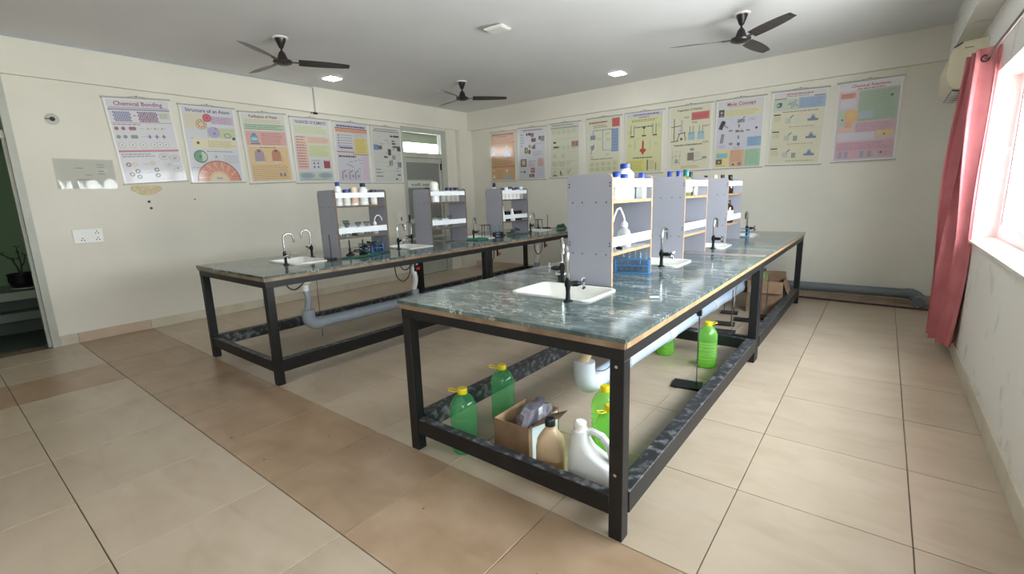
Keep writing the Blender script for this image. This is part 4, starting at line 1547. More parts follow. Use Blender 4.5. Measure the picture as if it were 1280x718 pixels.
q.build('sleeve', clear_mat('notice_plastic', (252, 252, 252), rough=.06, body=.25, bodycol=(214, 216, 212)), ps, smooth=60, fix=False)
MB().box(.0005, -.235, -.145, .0025, .235, .145).build('notice_paper', M('faded_notice_paper', (214, 216, 208), .6), ps, smooth=0)
q = MB()
for y, z, w in ((-.05, .06, .07), (.13, .10, .06), (.13, .075, .06), (.13, .03, .05), (.13, .0, .06), (.02, -.01, .05), (-.02, -.06, .12), (.05, -.10, .08)):
    q.box(.0025, y - w / 2, z - .004, .003, y + w / 2, z + .004)
q.build('printed_lines', M('faded_ink', (150, 152, 150), .6), ps, smooth=0)
for y, z, lb in ((3.80, 1.08, 'white switch plate on the left wall just before the grey door'),):
    s = thing('switch_plate', lb, 'switch', (XL, y, z))
    MB().box(0, -.07, -.12, .012, .07, .12, bev=.004).build('plate', WALLW, s, smooth=0)
    MB().box(.012, .02, -.03, .018, .04, .03).build('rocker', BLACKP, s, smooth=0)
hk = thing('conduit_hook', 'dark wire hook at the foot of the vertical conduit on the beam', 'hook', (XL + .05, 2.365, ZB))
MB().box(.0, -.03, -.03, .02, .03, -.004, bev=.003).build('block', DARKM, hk, smooth=0)
MB().tube([(.01, -.03, -.01), (.012, -.06, -.012), (.012, -.075, -.03)], .003, 6).build('wire', DARKM, hk)


# ================================================================== POSTERS
INK = {}


def ink(c):
    k = 'print_%02x%02x%02x' % c
    t = tuple(.78 * a + .22 * b for a, b in zip(c, (186, 188, 184)))      # faded print under laminate
    return _pm(k, t)


def text_mesh(s, size, bold=False):
    cu = bpy.data.curves.new('t', 'FONT')
    cu.body = s
    cu.size = size
    cu.align_x = 'CENTER'
    cu.align_y = 'CENTER'
    cu.offset = .0012 if bold else 0.0
    cu.resolution_u = 2
    o = bpy.data.objects.new('t', cu)
    me = bpy.data.meshes.new_from_object(o)
    bpy.data.objects.remove(o)
    bpy.data.curves.remove(cu)
    return me


class Print:
    """flat print laid on a sheet of size w x h; u to the right, v downwards, both 0..1"""

    def __init__(s, w, h):
        s.w, s.h = w, h
        s.bm = bmesh.new()
        s.mats = []
        s.z = .0024

    def mi(s, c):
        m = ink(c)
        if m not in s.mats:
            s.mats.append(m)
        return s.mats.index(m)

    def P(s, u, v, dz=0):
        return ((u - .5) * s.w, (.5 - v) * s.h, s.z + dz)

    def face(s, pts, c):
        f = s.bm.faces.new([s.bm.verts.new(s.P(*p)) for p in pts])
        f.material_index = s.mi(c)
        f.normal_update()
        if f.normal.z < 0:
            f.normal_flip()

    def step(s):
        s.z += .00012

    def rect(s, u0, v0, u1, v1, c):
        s.step()
        s.face([(u0, v1), (u1, v1), (u1, v0), (u0, v0)], c)

    def disc(s, u, v, r, c, n=18, a0=0, a1=360, in_step=True, ry=None):
        if in_step:
            s.step()
        k = s.w / s.h
        ry = ry or r
        pts = [(u + r * cos(radians(a0 + (a1 - a0) * i / n)), v - ry * k * sin(radians(a0 + (a1 - a0) * i / n))) for i in range(n + (0 if a1 - a0 >= 360 else 1))]
        s.face(pts, c)

    def line(s, u0, v0, u1, v1, wd, c, in_step=True):
        if in_step:
            s.step()
        a, b = Vector(((u0 - .5) * s.w, (.5 - v0) * s.h)), Vector(((u1 - .5) * s.w, (.5 - v1) * s.h))
        t = (b - a).normalized()
        n = Vector((-t.y, t.x)) * wd * s.w / 2
        f = s.bm.faces.new([s.bm.verts.new((p.x, p.y, s.z)) for p in (a - n, b - n, b + n, a + n)])
        f.material_index = s.mi(c)
        f.normal_update()
        if f.normal.z < 0:
            f.normal_flip()

    def words(s, u0, v0, u1, v1, rows, c, hgt=.45, fill=.8):
        """rows of small print too fine to read: word-length bars"""
        s.step()
        dv = (v1 - v0) / rows
        for r in range(rows):
            u = u0
            end = u0 + (u1 - u0) * random.uniform(fill, 1)
            va = v0 + dv * (r + .5 - hgt / 2)
            vb = va + dv * hgt
            while u < end - .01:
                l = min(random.uniform(.03, .09), end - u)
                s.face([(u, vb), (u + l, vb), (u + l, va), (u, va)], c)
                u += l + .012

    def text(s, u, v, size, c, t, bold=True, fit=None):
        s.step()
        me = text_mesh(t, size, bold)
        if fit and len(me.vertices):
            xs = [p.co.x for p in me.vertices]
            k = min(1.0, fit * s.w / (max(xs) - min(xs)))
        else:
            k = 1.0
        n0 = len(s.bm.verts)
        f0 = len(s.bm.faces)
        s.bm.from_mesh(me)
        s.bm.verts.ensure_lookup_table()
        s.bm.faces.ensure_lookup_table()
        px, py, pz = s.P(u, v)
        for vv in s.bm.verts[n0:]:
            vv.co = Vector((vv.co.x * k + px, vv.co.y + py, pz))
        i = s.mi(c)
        for f in s.bm.faces[f0:]:
            f.material_index = i
        bpy.data.meshes.remove(me)

    def build(s, parent):
        me = bpy.data.meshes.new('print')
        s.bm.to_mesh(me)
        s.bm.free()
        for m in s.mats:
            me.materials.append(m)
        o = bpy.data.objects.new('printed_graphics', me)
        COL.objects.link(o)
        o.parent = parent
        return o


PW, PH = .62, .93
K, G_, DG = (40, 40, 46), (120, 122, 124), (78, 80, 84)
REDT, NAVY = (176, 40, 52), (44, 44, 110)


def poster(label, wall, pos, zc, base, draw, tilt=0.0, margin=.022):
    p = thing('chart_poster', label, 'poster', (0, 0, 0), 0, None)
    if wall == 'left':
        R = Matrix(((0, 0, 1), (1, 0, 0), (0, 1, 0)))
        loc = Vector((XL + .012, pos, zc))
    else:
        R = Matrix(((1, 0, 0), (0, 0, -1), (0, 1, 0)))
        loc = Vector((pos, YB - .012, zc))
    p.matrix_world = Matrix.Translation(loc) @ R.to_4x4() @ Matrix.Rotation(tilt, 4, 'Z') @ Matrix.Rotation(radians(.8), 4, 'X')
    MB().box(-PW / 2, -PH / 2, -.002, PW / 2, PH / 2, .002).build('sheet', _pm('poster_white', (226, 228, 226)), p, smooth=0)
    MB().box(-PW / 2 - .012, PH / 2 - .012, -.006, PW / 2 + .012, PH / 2 + .006, .008, bev=.002).build('hanging_strip', CLIPR, p, smooth=0)
    MB().box(-PW / 2 - .012, -PH / 2 - .006, -.006, PW / 2 + .012, -PH / 2 + .010, .008, bev=.002).build('hanging_strip', CLIPR, p, smooth=0)
    MB().lathe([(.006, 0), (.006, .012)], (0, PH / 2 + .018, -.008), 8).tube([(-.10, PH / 2 + .004, 0), (0, PH / 2 + .018, 0), (.10, PH / 2 + .004, 0)], .0015, 5).build('hanging_cord', DARKM, p)
    g = Print(PW - margin * 2, PH - margin * 2)
    g.rect(0, 0, 1, 1, base)
    draw(g)
    g.build(p)
    return p


def d_bonding(g):
    g.text(.5, .05, .062, (120, 40, 74), 'Chemical Bonding', fit=.84)
    g.line(.03, .092, .97, .092, .010, (170, 60, 80)); g.rect(.0, .105, 1, .128, (140, 140, 176))
    for r in range(6):
        for c in range(8):
            g.disc(.07 + .034 * c + (.017 if r % 2 else 0), .152 + .020 * r, .016, (94, 92, 156), 8, in_step=(r + c == 0))
    g.line(.37, .19, .42, .19, .012, DG)
    for r in range(6):
        for c in range(9):
            g.disc(.46 + .036 * c + (.018 if r % 2 else 0), .150 + .021 * r, .017, (126, 66, 116) if (r + c) % 3 else (60, 50, 80), 8, in_step=(r + c == 0))
    g.rect(.80, .145, .98, .225, (196, 204, 186)); g.words(.81, .15, .97, .22, 4, (150, 160, 140))
    g.line(.0, .275, 1, .275, .008, REDT); g.words(.02, .283, .5, .31, 1, G_)
    for v, c1, c2, c3 in ((.345, (132, 62, 74), (132, 62, 74), (190, 160, 110)), (.445, (92, 122, 106), (92, 122, 106), K)):
        g.disc(.06, v, .034, c1); g.disc(.165, v, .034, c2, in_step=False); g.disc(.285, v, .036, c1, in_step=False); g.disc(.335, v, .036, c2, in_step=True)
        g.line(.43, v, .50, v, .006, DG)
        for u in (.56, .68, .80):
            if c3 == K:
                g.line(u - .04, v, u + .04, v, .012, K); g.line(u, v - .025, u, v + .025, .02, K)
            else:
                g.disc(u, v, .022, c3); g.line(u + .03, v, u + .07, v, .005, DG)
    for u in (.08, .25, .42, .60, .70, .80):
        g.disc(u, .545, .055, (150, 152, 156)); g.disc(u, .545, .048, (222, 224, 226)); g.disc(u, .545, .012, DG)
    g.rect(0, .610, 1, .632, (176, 74, 92)); g.words(.03, .645, .6, .70, 2, G_)
    for u, v, r in ((.72, .695, .09), (.90, .72, .09), (.77, .80, .07), (.92, .85, .08)):
        g.disc(u, v, r, (140, 144, 148), ry=r * .75); g.disc(u, v, r * .9, (206, 208, 210), ry=r * .66); g.disc(u, v, r * .45, (150, 154, 160), ry=r * .3)
    for u, v, c in ((.10, .785, (134, 70, 76)), (.20, .785, (206, 196, 160)), (.50, .775, (206, 196, 160)), (.12, .905, DG), (.22, .87, DG), (.23, .94, DG), (.54, .86, (70, 84, 84)), (.54, .93, (70, 84, 84))):
        g.disc(u, v, .042, c); g.disc(u, v, .02, (208, 208, 208))
    g.line(.34, .785, .44, .785, .006, G_); g.line(.34, .90, .46, .89, .006, G_)


def d_atom(g):
    g.text(.5, .045, .058, (60, 52, 100), 'Structure of an Atom', fit=.86)
    g.rect(.03, .085, .40, .285, (214, 208, 182)); g.rect(.52, .105, .98, .215, (198, 178, 206)); g.words(.54, .115, .96, .205, 6, (150, 120, 160))
    g.disc(.33, .225, .105, (140, 108, 80)); g.disc(.33, .225, .092, (216, 196, 160))
    for a in range(8):
        g.disc(.33 + .06 * cos(a * .8), .225 + .04 * sin(a * .8), .016, (170, 60, 60), 8, in_step=(a == 0))
    g.disc(.46, .135, .085, (176, 40, 60)); g.disc(.46, .135, .06, (206, 84, 100)); g.disc(.46, .135, .03, (180, 40, 60))
    g.rect(.42, .26, .98, .40, (188, 200, 160)); g.disc(.55, .325, .12, (164, 156, 204)); g.disc(.60, .275, .014, REDT); g.disc(.56, .34, .02, (94, 60, 150))
    g.disc(.82, .365, .07, K, ry=.05); g.disc(.82, .365, .058, (188, 200, 160), ry=.04); g.disc(.94, .405, .035, K)
    g.rect(.10, .42, .98, .545, (226, 218, 180)); g.disc(.21, .475, .03, K); g.words(.4, .435, .96, .535, 5, (176, 164, 120)); g.disc(.11, .415, .012, DG)
    g.words(.35, .575, .97, .60, 1, G_)
    g.disc(.22, .66, .135, (44, 84, 62)); g.disc(.22, .66, .115, (66, 140, 96)); g.disc(.24, .66, .10, (180, 206, 178), a0=-90, a1=90)
    g.disc(.21, .66, .03, (40, 90, 60))
    for a in range(6):
        g.line(.52, .66, .52 + .07 * cos(a * 1.047), .66 + .05 * sin(a * 1.047), .006, (200, 170, 120))
    g.disc(.52, .66, .02, (150, 90, 60)); g.words(.68, .63, .97, .75, 5, (170, 174, 180), fill=.95); g.words(.03, .80, .97, .82, 1, (160, 164, 170))
    g.disc(.52, 1.0, .44, (120, 60, 54), 28, 0, 180); g.disc(.52, 1.0, .42, (206, 122, 100), 28, 0, 180)
    for a in range(7):
        t = radians(20 + 23 * a)
        g.line(.52 + .24 * cos(t), 1.0 - .24 * .66 * sin(t), .52 + .40 * cos(t + .2), 1.0 - .40 * .66 * sin(t + .2), .014, (232, 196, 160), in_step=(a == 0))
        g.line(.52 + .22 * cos(t + .15), 1.0 - .22 * .66 * sin(t + .15), .52 + .41 * cos(t - .1), 1.0 - .41 * .66 * sin(t - .1), .010, (166, 74, 62), in_step=False)
    g.disc(.52, 1.0, .22, (222, 178, 130), 22, 0, 180); g.disc(.52, 1.0, .17, (226, 204, 170), 22, 0, 180); g.rect(.46, .945, .58, .975, (170, 160, 160))


def d_water(g):
    g.text(.5, .04, .05, (70, 70, 96), 'Purification of Water', fit=.66)
    g.words(.05, .075, .95, .135, 3, (196, 190, 120)); g.rect(.03, .145, .97, .235, (178, 204, 180)); g.words(.06, .15, .94, .23, 3, (96, 134, 112), .4)
    g.rect(.03, .25, .97, .46, (222, 164, 160)); g.words(.38, .27, .92, .45, 6, (150, 96, 98), .3)
    g.rect(.13, .315, .30, .415, (96, 156, 184)); g.rect(.17, .285, .26, .315, (60, 120, 160)); g.rect(.12, .425, .33, .44, (70, 90, 110)); g.rect(.15, .345, .28, .385, (176, 210, 222))
    g.rect(.03, .475, .97, .985, (226, 192, 142)); g.words(.3, .483, .75, .498, 1, (150, 96, 60), .7)
    for u, c in ((.27, (160, 140, 160)), (.67, (184, 120, 92))):
        g.rect(u - .11, .585, u + .11, .695, c); g.disc(u, .585, .11, c, 14, 0, 180); g.disc(u, .54, .03, DG); g.rect(u - .09, .695, u + .09, .715, (214, 210, 206)); g.line(u + .14, .61, u + .14, .70, .02, (206, 160, 120))
    g.words(.06, .75, .94, .97, 8, (168, 124, 80), .32); g.rect(.68, .88, .74, .925, (120, 110, 130)); g.rect(.78, .88, .84, .925, (120, 110, 130))


def d_valency(g):
    g.text(.5, .05, .058, (96, 40, 110), 'VALENCIES OF ELEMENTS', fit=.84)
    g.rect(.04, .10, .96, .235, (222, 228, 196)); g.words(.06, .105, .94, .23, 6, (174, 190, 150), .35)
    g.rect(.03, .265, .97, .385, (236, 206, 190)); g.rect(.03, .385, .34, .81, (232, 190, 184)); g.rect(.36, .395, .97, .60, (218, 224, 180))
    for v in range(12):
        g.line(.05, .29 + .043 * v, .32, .29 + .043 * v, .006, (186, 120, 120), in_step=(v == 0))
        g.words(.05, .275 + .043 * v, .31, .29 + .043 * v, 1, (150, 90, 96), .7)
    g.words(.38, .28, .94, .37, 4, (196, 140, 120), .35); g.words(.38, .41, .94, .59, 8, (176, 184, 130), .3)
    g.rect(.37, .64, .68, .81, (206, 208, 224)); g.words(.42, .645, .66, .665, 1, G_)
    for u, v in ((.47, .70), (.58, .70), (.47, .76), (.58, .76)):
        g.disc(u, v, .022, K)
    g.rect(.74, .665, .92, .78, (150, 40, 66))
    for u in (.76, .83, .90):
        g.disc(u, .66, .018, (150, 40, 66))
    g.rect(.03, .83, .97, .985, (190, 208, 190))
    for u in (.25, .75):
        g.disc(u, .90, .20, (150, 166, 184), ry=.08); g.words(u - .12, .875, u + .12, .925, 2, (120, 136, 160), .5)
    g.words(.06, .95, .94, .975, 1, (130, 150, 130))


def d_drugs(g):
    g.words(.06, .03, .94, .062, 1, NAVY, .75, .98); g.rect(.0, .075, 1, .092, (150, 50, 50)); g.rect(0, .098, 1, .15, (226, 156, 110)); g.words(.04, .105, .96, .145, 2, (190, 110, 80), .4)
    g.rect(.06, .175, .52, .43, (206, 206, 222))
    for k in range(5):
        g.rect(.10, .195 + .045 * k, .50, .203 + .045 * k, (140, 120, 110)); g.rect(.07, .195 + .045 * k, .095, .222 + .045 * k, DG)
    g.rect(.10, .40, .50, .425, (60, 66, 120)); g.rect(.56, .23, .98, .50, (222, 206, 116)); g.words(.60, .245, .95, .49, 8, (180, 160, 70), .3); g.words(.55, .165, .95, .215, 2, (180, 180, 200))
    g.rect(.0, .475, .54, .492, (186, 96, 70)); g.rect(.5, .51, 1, .525, (186, 96, 70))
    g.words(.05, .545, .60, .575, 1, K, .9, .98); g.rect(.78, .55, .98, .97, (210, 190, 212))
    for k in range(16):
        u, v = random.uniform(.06, .8), .61 + .022 * k
        g.line(u, v, u + random.uniform(.05, .12), v + random.uniform(-.01, .01), .014, (100, 90, 130), in_step=(k == 0))
    g.rect(.06, .79, .70, .975, (200, 194, 216))
    for u in (.12, .34, .52):
        g.line(u, .96, u, .84, .02, (80, 76, 110)); g.line(u, .84, u + .10, .80, .02, (80, 76, 110)); g.disc(u + .1, .90, .04, (150, 140, 170))


def d_symbols(g):
    g.words(.1, .02, .9, .045, 1, (130, 130, 130), .7, .98); g.words(.05, .055, .98, .08, 1, (110, 110, 110), .7, .98)
    for v in (.285, .48, .63, .79):
        g.line(.02, v, .98, v, .004, (150, 150, 154))
    for u, v, w, h, c in ((.03, .315, .16, .10, (88, 130, 176)), (.19, .33, .13, .07, DG), (.63, .13, .10, .03, K), (.75, .125, .20, .035, K), (.68, .22, .10, .025, K), (.68, .265, .13, .03, K),
                          (.70, .32, .28, .04, DG), (.86, .345, .13, .07, K), (.52, .385, .11, .115, K), (.36, .52, .14, .03, K), (.55, .60, .05, .09, DG), (.62, .58, .05, .11, G_), (.85, .62, .15, .10, (104, 130, 150)), (.82, .855, .12, .025, K),
                          (.06, .76, .16, .014, DG), (.06, .82, .16, .014, DG), (.06, .885, .24, .016, DG), (.75, .93, .07, .03, K)):
        g.rect(u, v, u + w, v + h, c)
    g.disc(.72, .535, .06, DG); g.disc(.72, .535, .03, (200, 200, 200))
    for k in range(26):
        u, v = random.uniform(.04, .9), random.uniform(.1, .95)
        g.line(u, v, u + random.uniform(-.06, .06), v + random.uniform(-.04, .04), .006, (140, 142, 150), in_step=(k == 0))
    for k in range(10):
        u, v = random.uniform(.04, .85), random.uniform(.1, .9)
        g.words(u, v, u + .14, v + .02, 1, (130, 132, 136), .6)


def d_orange(g):
    g.rect(.0, .0, 1, .12, (206, 150, 128)); g.words(.06, .025, .94, .06, 1, (120, 60, 50), .8, .98); g.words(.25, .075, .75, .10, 1, (120, 60, 50), .6)
    g.words(.06, .13, .94, .19, 2, (166, 100, 80), .3); g.rect(0, .2, 1, .23, (190, 120, 96))
    g.rect(0, .52, 1, .70, (214, 160, 112)); g.words(.08, .535, .92, .68, 5, (166, 104, 70), .3); g.rect(0, .70, 1, .72, (180, 116, 84)); g.rect(0, .73, 1, 1, (216, 170, 116))
    for v0, v1 in ((.26, .50), (.76, .98)):
        g.disc(.66, v0 + .04, .05, (232, 222, 214)); g.face([(.50, v1), (.86, v1), (.72, v0 + .11), (.62, v0 + .11)], (156, 176, 196))
        g.disc(.10, v0 + .03, .03, (232, 222, 214)); g.face([(.03, v1 - .03), (.17, v1 - .03), (.13, v0 + .12), (.08, v0 + .12)], (236, 228, 222))
        g.words(.22, v0 + .02, .48, v1 - .02, 7, (176, 110, 76), .25)


def d_metals(g):
    g.words(.15, .02, .9, .045, 1, (90, 80, 140), .7, .98)
    for u, v, w, h, c in ((.28, .09, .06, .05, K), (.36, .085, .10, .05, K), (.46, .09, .12, .08, (120, 90, 90)), (.48, .19, .18, .075, (130, 56, 60)), (.50, .215, .08, .05, K), (.76, .16, .12, .07, DG), (.84, .16, .14, .10, (120, 116, 120)),
                          (.22, .37, .12, .115, (70, 60, 30)), (.26, .385, .05, .08, (190, 170, 70)), (.36, .42, .10, .08, (116, 70, 60)), (.38, .32, .08, .06, (140, 130, 60)), (.50, .35, .09, .05, (96, 60, 70)), (.56, .32, .08, .09, (86, 70, 90)),
                          (.06, .60, .23, .155, (78, 66, 60)), (.10, .615, .15, .115, (176, 150, 120)), (.46, .78, .16, .10, (150, 72, 66)), (.48, .80, .12, .05, (190, 130, 110)), (.40, .91, .06, .06, K), (.48, .90, .12, .07, (110, 70, 70)), (.05, .845, .06, .02, K), (.16, .84, .10, .04, (84, 96, 130))):
        g.rect(u, v, u + w, v + h, c)
    g.disc(.17, .67, .035, (224, 214, 190)); g.rect(.73, .59, .95, .76, (212, 170, 170)); g.words(.74, .60, .94, .75, 6, (180, 120, 124), .3); g.rect(.68, .79, .95, .95, (196, 200, 220))
    for a, b, c_, d in ((.05, .09, .22, .30), (.62, .29, .95, .32), (.55, .45, .95, .55), (.38, .63, .66, .76), (.05, .30, .2, .36)):
        g.words(a, b, c_, d, 4, (136, 138, 150), .35, .6)


def d_equation(g):
    g.rect(0, 0, 1, .035, (210, 212, 214)); g.words(.05, .005, .95, .03, 1, G_, .6); g.words(.02, .05, .98, .085, 1, (140, 142, 142), .7, .95)
    for v in (.28, .53, .70, .84):
        g.line(.02, v, .98, v, .004, (150, 152, 130))
    for u, v in ((.10, .32), (.10, .41), (.20, .41)):
        g.rect(u, v, u + .10, v + .035, K)
    g.rect(.74, .33, .98, .44, (176, 120, 124)); g.line(.80, .42, .80, .35, .02, K); g.line(.90, .42, .93, .34, .02, K)
    for k in range(14):
        u, v = .06 + .88 * (k % 5) / 5, .10 + .3 * (k // 5)
        g.words(u, v, u + .15, v + .08, 3, (152, 156, 132), .3, .6)
    for u, v in ((.15, .60), (.15, .76), (.45, .60), (.42, .76), (.15, .92), (.62, .90)):
        g.disc(u, v, .055, (136, 140, 124)); g.disc(u, v, .04, (218, 218, 190))
    g.line(.36, .98, .36, .88, .03, K); g.line(.44, .98, .36, .90, .02, K); g.rect(.08, .965, .24, .985, K); g.line(.62, .95, .72, .86, .02, G_)


def d_carbon(g):
    g.words(.04, .045, .62, .075, 1, (150, 60, 60), .8, .98); g.words(.18, .095, .62, .16, 3, K, .3); g.rect(.76, .015, .99, .165, (196, 76, 80))
    g.line(.17, .20, .80, .20, .022, (122, 140, 176)); g.line(.17, .20, .17, .29, .022, (122, 140, 176)); g.line(.47, .2, .47, .56, .022, (130, 150, 190)); g.line(.47, .56, .74, .57, .03, (164, 180, 206))
    g.rect(.74, .20, .95, .60, (116, 138, 190))
    for k in range(7):
        g.rect(.75, .23 + .055 * k, .94, .236 + .055 * k, (160, 178, 214))
    g.rect(.08, .28, .24, .36, (112, 132, 166)); g.disc(.14, .50, .12, (224, 224, 214)); g.disc(.14, .50, .07, (140, 150, 170)); g.line(.08, .62, .2, .44, .02, DG)
    for u, v in ((.30, .33), (.56, .25), (.58, .35), (.56, .62), (.06, .65)):
        g.words(u, v, u + .13, v + .05, 2, (150, 156, 120), .35)
    g.words(.10, .70, .95, .73, 1, (120, 124, 100), .6); g.rect(.04, .74, .96, .95, (214, 214, 176))
    for k in range(10):
        u, v = .06 + .18 * (k % 5), .77 + .09 * (k // 5)
        g.words(u, v, u + .14, v + .07, 3, (150, 154, 120), .3); g.disc(u + .07, v + .04, .03, (180, 190, 160))


def d_electro(g):
    g.rect(0, 0, 1, .055, (196, 200, 226)); g.words(.2, .012, .9, .042, 1, (124, 100, 170), .8, .98); g.words(.35, .06, .65, .082, 1, (176, 90, 130), .8); g.words(.15, .10, .9, .145, 2, (110, 120, 80), .45)
    for u in (.13, .22, .74, .83):
        g.line(u, .19, u, .36, .020, (96, 116, 136))
    for u in (.17, .50, .80):
        g.rect(u - .06, .37, u + .06, .392, K)
    g.line(.24, .235, .73, .225, .018, (70, 100, 130))
    for u in (.28, .36, .44, .54, .62, .70):
        g.disc(u, .232, .018, (50, 70, 100), 10)
    g.rect(.47, .225, .53, .265, K); g.line(.5, .26, .5, .37, .014, (130, 120, 90))
    g.line(.25, .45, .25, .60, .02, (150, 176, 190)); g.line(.68, .45, .68, .60, .02, (176, 190, 190)); g.line(.05, .42, .95, .42, .004, (160, 160, 120))
    g.rect(.455, .48, .505, .62, (176, 44, 40)); g.face([(.455, .49), (.505, .49), (.48, .44)], (176, 44, 40)); g.rect(.40, .60, .56, .65, (176, 44, 40)); g.face([(.43, .65), (.53, .65), (.48, .71)], (176, 44, 40))
    for u, v in ((.06, .5), (.8, .5), (.06, .28), (.88, .2)):
        g.words(u, v, u + .10, v + .06, 3, (150, 160, 100), .3)
    g.words(.2, .735, .8, .765, 1, (80, 90, 50), .7); g.rect(.02, .78, .55, .98, (222, 216, 110)); g.words(.05, .80, .5, .97, 6, (166, 160, 60), .3)
    g.rect(.60, .79, .64, .97, (130, 100, 60)); g.rect(.84, .84, .865, .97, (130, 110, 80)); g.words(.67, .80, .82, .95, 5, (150, 150, 90), .3)


def d_prep(g):
    g.text(.48, .05, .036, (70, 70, 60), 'Preparation of Chlorine', fit=.66)
    g.rect(.53, .10, .96, .22, (196, 92, 92)); g.rect(.56, .125, .93, .195, (186, 76, 80))
    g.line(.10, .17, .10, .52, .018, K); g.line(.02, .535, .22, .525, .018, K); g.line(.02, .30, .30, .285, .016, K); g.line(.29, .20, .29, .36, .04, (170, 184, 196)); g.disc(.28, .37, .05, (180, 190, 200))
    g.line(.20, .42, .40, .40, .02, K); g.line(.24, .42, .17, .53, .016, K); g.line(.36, .41, .40, .53, .016, K); g.disc(.29, .50, .035, DG)
    for u in (.54, .77):
        g.rect(u - .08, .40, u + .08, .53, (150, 186, 206)); g.line(u - .04, .31, u - .04, .44, .014, DG); g.line(u + .04, .31, u + .04, .44, .014, DG); g.rect(u - .06, .385, u + .06, .40, (200, 206, 206))
    for u, v in ((.83, .31), (.83, .56), (.35, .15), (.55, .24)):
        g.words(u, v, u + .15, v + .03, 2, DG, .45)
    g.text(.46, .60, .030, (70, 70, 60), 'Preparation of Hydrochloric acid', fit=.86)
    for u in (.08, .17, .27):
        g.line(u, .68, u - .01, .92, .008, (140, 144, 120)); g.line(.04, .78, .30, .77, .008, (140, 144, 120), in_step=False)
    g.disc(.18, .85, .05, (150, 160, 150)); g.line(.12, .88, .25, .88, .01, DG)
    g.rect(.46, .73, .62, .855, (112, 100, 92)); g.rect(.52, .66, .62, .70, (130, 140, 170)); g.line(.60, .87, .94, .83, .018, (150, 150, 150)); g.rect(.82, .80, .93, .84, (140, 144, 130)); g.words(.65, .72, .8, .82, 4, (160, 170, 170), .3)
    g.words(.3, .93, .8, .98, 2, (200, 150, 110), .4)


def d_mole(g):
    g.text(.52, .06, .064, (150, 44, 60), 'Mole Concept', fit=.62); g.line(.25, .098, .80, .098, .006, (176, 84, 90))
    g.rect(.16, .125, .98, .245, (222, 218, 178)); g.words(.18, .135, .95, .235, 5, (176, 170, 120), .3)
    g.rect(.03, .125, .155, .235, (56, 56, 60)); g.disc(.092, .17, .028, (170, 164, 156)); g.rect(.06, .20, .125, .235, (110, 108, 108))
    g.rect(.0, .25, 1, .73, (206, 206, 224)); g.disc(.14, .325, .055, K); g.line(.13, .33, .08, .42, .09, K); g.line(.16, .36, .26, .405, .035, (140, 140, 150))
    g.rect(.46, .29, .62, .34, (130, 130, 140)); g.line(.46, .34, .62, .26, .012, K); g.line(.58, .26, .62, .26, .012, K)
    g.text(.52, .465, .052, (36, 36, 40), 'Mole', fit=.30)
    for a, b, c_, d in ((.28, .45, .36, .45), (.50, .41, .50, .36), (.66, .46, .74, .46), (.50, .53, .50, .58)):
        g.line(a, b, c_, d, .030, (90, 90, 100))
    g.disc(.88, .435, .028, (50, 50, 70)); g.line(.14, .49, .11, .63, .05, (120, 120, 126)); g.line(.18, .49, .15, .63, .012, K); g.rect(.30, .63, .38, .665, G_); g.rect(.48, .635, .54, .68, (60, 90, 130))
    for u, v in ((.70, .28), (.72, .56), (.07, .66), (.40, .69)):
        g.words(u, v, u + .16, v + .045, 3, (130, 130, 150), .3)
    g.rect(.70, .56, 1, .70, (132, 168, 208)); g.words(.72, .57, .98, .69, 5, (90, 120, 170), .3)
    g.rect(0, .74, .32, 1, (224, 212, 140)); g.rect(.03, .785, .28, .86, (120, 176, 206)); g.rect(.02, .875, .16, .955, (72, 52, 48)); g.disc(.09, .92, .02, (216, 200, 170)); g.words(.03, .965, .28, .99, 1, (170, 150, 80))
    g.rect(.335, .74, .65, 1, (216, 168, 132)); g.words(.35, .75, .63, .92, 7, (166, 110, 90), .3); g.disc(.42, .965, .024, K); g.rect(.52, .93, .60, .98, G_)
    g.rect(.665, .74, 1, 1, (160, 200, 168)); g.words(.68, .75, .98, .98, 9, (100, 150, 120), .3)


def d_types(g):
    g.rect(0, 0, 1, .08, (214, 212, 216)); g.words(.25, .02, .78, .042, 1, (176, 90, 104), .8, .98); g.words(.25, .05, .7, .068, 1, G_, .5); g.line(.02, .085, .25, .085, .014, K); g.line(.78, .075, .98, .075, .014, K)
    g.rect(.0, .095, .50, .245, (186, 200, 186)); g.rect(.50, .085, 1, .235, (146, 172, 206)); g.words(.53, .10, .97, .225, 6, (104, 128, 176), .35)
    g.disc(.12, .17, .055, (66, 78, 110)); g.disc(.10, .17, .025, (180, 190, 196)); g.disc(.155, .15, .02, K)
    g.disc(.40, .17, .05, (120, 130, 130)); g.disc(.40, .17, .035, (186, 200, 186)); g.line(.28, .17, .34, .17, .01, DG); g.disc(.40, .17, .012, K)
    for a in range(4):
        g.disc(.40 + .075 * cos(a * 1.57 + .4), .17 + .05 * sin(a * 1.57 + .4), .014, DG, 8)
    g.words(.2, .262, .95, .28, 1, (130, 130, 110), .7)
    for k, v in enumerate((.33, .57, .81)):
        g.rect(.03, v - .035, .17, v - .018, K); g.line(.02, v - .06, .98, v - .06, .003, (170, 170, 140)) if k else None
        g.words(.05, v, .20, v + .07, 3, (150, 150, 120), .3)
        g.disc(.33, v + .06, .05, (200, 206, 200)); g.rect(.28, v + .03, .38, v + .10, (176, 190, 190)); g.line(.36, v + .03, .42, v - .01, .02, DG)
        g.rect(.46, v + .04, .54, v + .11, (130, 136, 140) if k else (206, 208, 196)); g.rect(.70, v + .055, .90, v + .085, (96, 108, 150)); g.disc(.80, v + .05, .045, (96, 108, 160)); g.rect(.77, v + .0, .83, v + .02, (150, 160, 180))
        g.words(.35, v + .145, .90, v + .16, 1, (150, 150, 120), .7)


